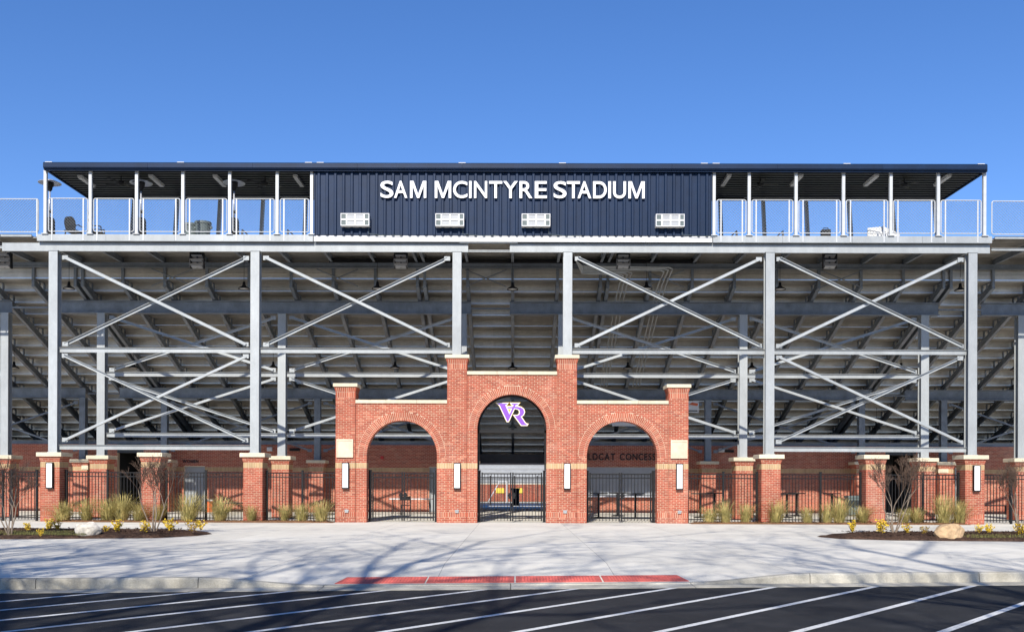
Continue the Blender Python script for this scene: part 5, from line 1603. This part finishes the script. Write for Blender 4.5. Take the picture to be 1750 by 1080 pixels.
yr_ = [(1457, 908, 1.0), (1503, 911, 1.2), (1550, 911, .8), (1580, 912, .7), (1616, 914, .7), (1671, 911, .8), (1690, 911, .8), (1744, 913, 1.0)]
for side, lst in (('left', yl_), ('right', yr_)):
    for i, (px, py, k) in enumerate(lst):
        p = at(px, py, Z=0.12)
        t = thing('yellow_shrub', (p.x, p.y, 0.12), 'small yellow leaved shrub, ' + ORD[i] + ' from the left in the ' + side + ' planting bed', 'shrub', 'yellow shrubs in the planting beds')
        a, b = LM[(i + (side == 'right')) % 4]
        for nm, me in (('leaves', a), ('stem', b)):
            o = link(nm, me, t); o.scale = (k * 1.25,) * 3; o.rotation_euler = (0, 0, i * 1.3)
# rocks
def rock(px0, px1, py0, py1, Y, m, lb, seed):
    rnd = random.Random(seed)
    a, b = at(px0, py1, Y=Y), at(px1, py0, Y=Y)
    w_, h = (b.x - a.x) / 2, (b.z - 0.04)
    import bmesh
    bm = bmesh.new(); bmesh.ops.create_icosphere(bm, subdivisions=3, radius=1)
    planes = []
    for _ in range(26):
        nrm_ = Vector((rnd.gauss(0, 1), rnd.gauss(0, 1), rnd.gauss(0, 1))).normalized(); planes.append((nrm_, rnd.uniform(.62, .92)))
    for v in bm.verts:
        c = v.co.copy()
        for nn, dd_ in planes:
            e = c.dot(nn) - dd_
            if e > 0: c -= nn * e * .92
        c += c.normalized() * rnd.uniform(-.03, .03)
        v.co = c
    bm.verts.ensure_lookup_table()
    mx = [max(abs(v.co[i]) for v in bm.verts) for i in range(3)]
    for v in bm.verts: v.co = Vector((v.co.x / mx[0] * w_, v.co.y / mx[1] * w_ * .7, v.co.z / mx[2] * h * .60 + h * .45))
    me = bpy.data.meshes.new('rock'); bm.to_mesh(me); bm.free()
    me.materials.append(M[m])
    return tag(link('boulder', me, None, ((a.x + b.x) / 2, Y, 0.05)), lb, 'boulder')
rock(129, 173, 889, 916, 25.25, 'rock_white', 'pale angular boulder in the left planting bed', 5)
rock(1593, 1649, 893, 917, 25.6, 'rock_tan', 'flat tan boulder in the right planting bed', 9)

# bare crape myrtles
def myrtle(px, py, top, wl, wr, seed, lb):
    rnd = random.Random(seed)
    p = at(px, py, Z=0.12)
    H = at(px, top, Y=p.y).z - 0.12
    Wd = (at(wr, top, Y=p.y).x - at(wl, top, Y=p.y).x) / 2
    t = thing('bare_crape_myrtle', (p.x, p.y, 0.1), lb, 'tree', 'bare crape myrtles in the planting beds')
    trunk, tw, sd2 = MB(), MB(), MB()
    def grow(mb, a, d, L, r, lvl):
        n = 3; pts = [a]; dd2 = d.copy(); rr = r
        for i in range(n):
            dd2 = (dd2 + Vector((rnd.gauss(0, .10), rnd.gauss(0, .10), rnd.uniform(0, .10)))).normalized()
            b = pts[-1] + dd2 * (L / n); r2 = rr * .86
            (trunk if lvl < 2 else tw).tube(pts[-1], b, rr, r2, 6 if lvl < 2 else 4, cap=False); rr = r2; pts.append(b)
            if lvl >= 1 and lvl < 4 and i > 0 and rnd.random() < .75:
                e = (dd2 + Vector((rnd.gauss(0, .5), rnd.gauss(0, .5), rnd.uniform(-.1, .35)))).normalized()
                grow(mb, b, e, L * rnd.uniform(.45, .7), max(.0045, rr * .68), lvl + 1)
        if lvl < 4:
            for _ in range(3 if lvl else 2):
                e = (dd2 + Vector((rnd.gauss(0, .30), rnd.gauss(0, .30), rnd.uniform(.0, .34)))).normalized()
                grow(mb, pts[-1], e, L * rnd.uniform(.55, .8), max(.0045, rr * .8), lvl + 1)
        elif rnd.random() < .35:
            c = pts[-1]
            for _ in range(3):
                q_ = c + Vector((rnd.gauss(0, .015), rnd.gauss(0, .015), rnd.gauss(0, .02))); s_ = .008
                sd2.add([tuple(q_ + Vector((s_, 0, 0))), tuple(q_ + Vector((-s_, s_, 0))), tuple(q_ + Vector((0, -s_, s_))), tuple(q_ + Vector((0, 0, -s_)))], [(0, 1, 2), (0, 2, 3), (0, 3, 1), (1, 3, 2)])
    ns = 5
    for i in range(ns):
        a = 6.283 * i / ns + rnd.uniform(-.3, .3)
        d = Vector((math.cos(a) * .30, math.sin(a) * .25, 1)).normalized()
        grow(None, Vector((math.cos(a) * .05, math.sin(a) * .05, -.02)), d, H * .42, .024, 0)
    # fit to size
    allv = trunk.v + tw.v
    hz = max(v[2] for v in allv); hx = sorted(abs(v[0]) for v in allv)[int(len(allv) * .985)]
    kx, kz = Wd / hx, H / hz
    for mbx in (trunk, tw, sd2): mbx.v = [(v[0] * kx, v[1] * kx, v[2] * kz) for v in mbx.v]
    link('trunk', trunk.mesh('trunk', 'bark'), t)
    c = link('crown', tw.mesh('crown', 'twig'), t)
    if sd2.v: link('seed_heads', sd2.mesh('seed_heads', 'seed'), c)['kind'] = 'stuff'
myrtle(17, 912, 775, -20, 62, 21, 'bare crape myrtle at the left picture edge'); myrtle(263, 908, 772, 214, 302, 22, 'bare crape myrtle in front of the post-less pier on the left')
myrtle(1528, 910, 772, 1478, 1572, 23, 'bare crape myrtle in front of the post-less pier on the right'); myrtle(1742, 908, 785, 1700, 1790, 24, 'bare crape myrtle at the right picture edge')

# tall bare trees by the car park: they stand outside the picture and throw the branch shadows
def bare_tree(x, y, H, seed, lb, r0=0.36):
    rnd = random.Random(seed)
    t = thing('bare_tree', (x, y, -0.2), lb, 'tree', 'tall bare trees beside the car park')
    trunk, br = MB(), MB()
    kids = (5, 7, 7, 5, 0); seg = (4, 6, 5, 3, 3); ratio = (1, .95, .55, .5, .45)
    def grow(a, d, L, r, lvl):
        tip = a + d * L + Vector((x, y, -.2))
        if tip.y > -1 and abs(tip.x) < .62 * (tip.y + 1) + 1.2 and tip.z < 1.6 + .56 * (tip.y + 1) + 1.5: return
        n = seg[lvl]; pts = [(a, r, d)]; dd2 = d
        for i in range(n):
            dd2 = (dd2 + Vector((rnd.gauss(0, .10), rnd.gauss(0, .10), rnd.gauss(.03, .06)))).normalized()
            q_ = pts[-1][0] + dd2 * (L / n); r2 = r * (1 - .62 * (i + 1) / n) if lvl else r * (1 - .3 * (i + 1) / n)
            (trunk if lvl == 0 else br).tube(pts[-1][0], q_, pts[-1][1], r2, 8 if lvl == 0 else (5 if lvl < 3 else 3), cap=False)
            pts.append((q_, r2, dd2))
        for k in range(kids[lvl]):
            f = 1.0 if (lvl and k == 0) else (rnd.uniform(.62, 1) if lvl == 0 else rnd.uniform(.25, 1))
            p, rr, dv = pts[max(1, int(f * n))]
            o_ = dv.orthogonal().normalized(); o_.rotate(Matrix.Rotation(6.283 * k / kids[lvl] + rnd.uniform(-.6, .6), 3, dv))
            e = (dv * rnd.uniform(.5, .95) + o_ * rnd.uniform(.6, .95) + Vector((0, 0, .12))).normalized()
            grow(p, e, L * ratio[lvl + 1] * rnd.uniform(.8, 1.2), max(.018, rr * rnd.uniform(.55, .75)), lvl + 1)
    grow(Vector((0, 0, -.1)), Vector((0, 0, 1)), H * .38, r0, 0)
    link('trunk', trunk.mesh('trunk', 'bark'), t); link('crown', br.mesh('crown', 'twig'), t)
bare_tree(-14.5, 5.5, 19, 31, 'tall bare tree left of the camera beside the car park', .28)
bare_tree(-3.5, -4.0, 29, 35, 'tall bare tree behind the camera to the left', .34)
bare_tree(4.0, -7.0, 31, 32, 'tall bare tree behind the camera to the right', .34)
bare_tree(15.5, 5.0, 18, 33, 'tall bare tree right of the camera beside the car park', .28)
bare_tree(-10, -4.0, 27, 34, 'tall bare tree behind the camera at the far left', .32)
bare_tree(10.5, -5.0, 27, 36, 'tall bare tree behind the camera at the far right', .32)
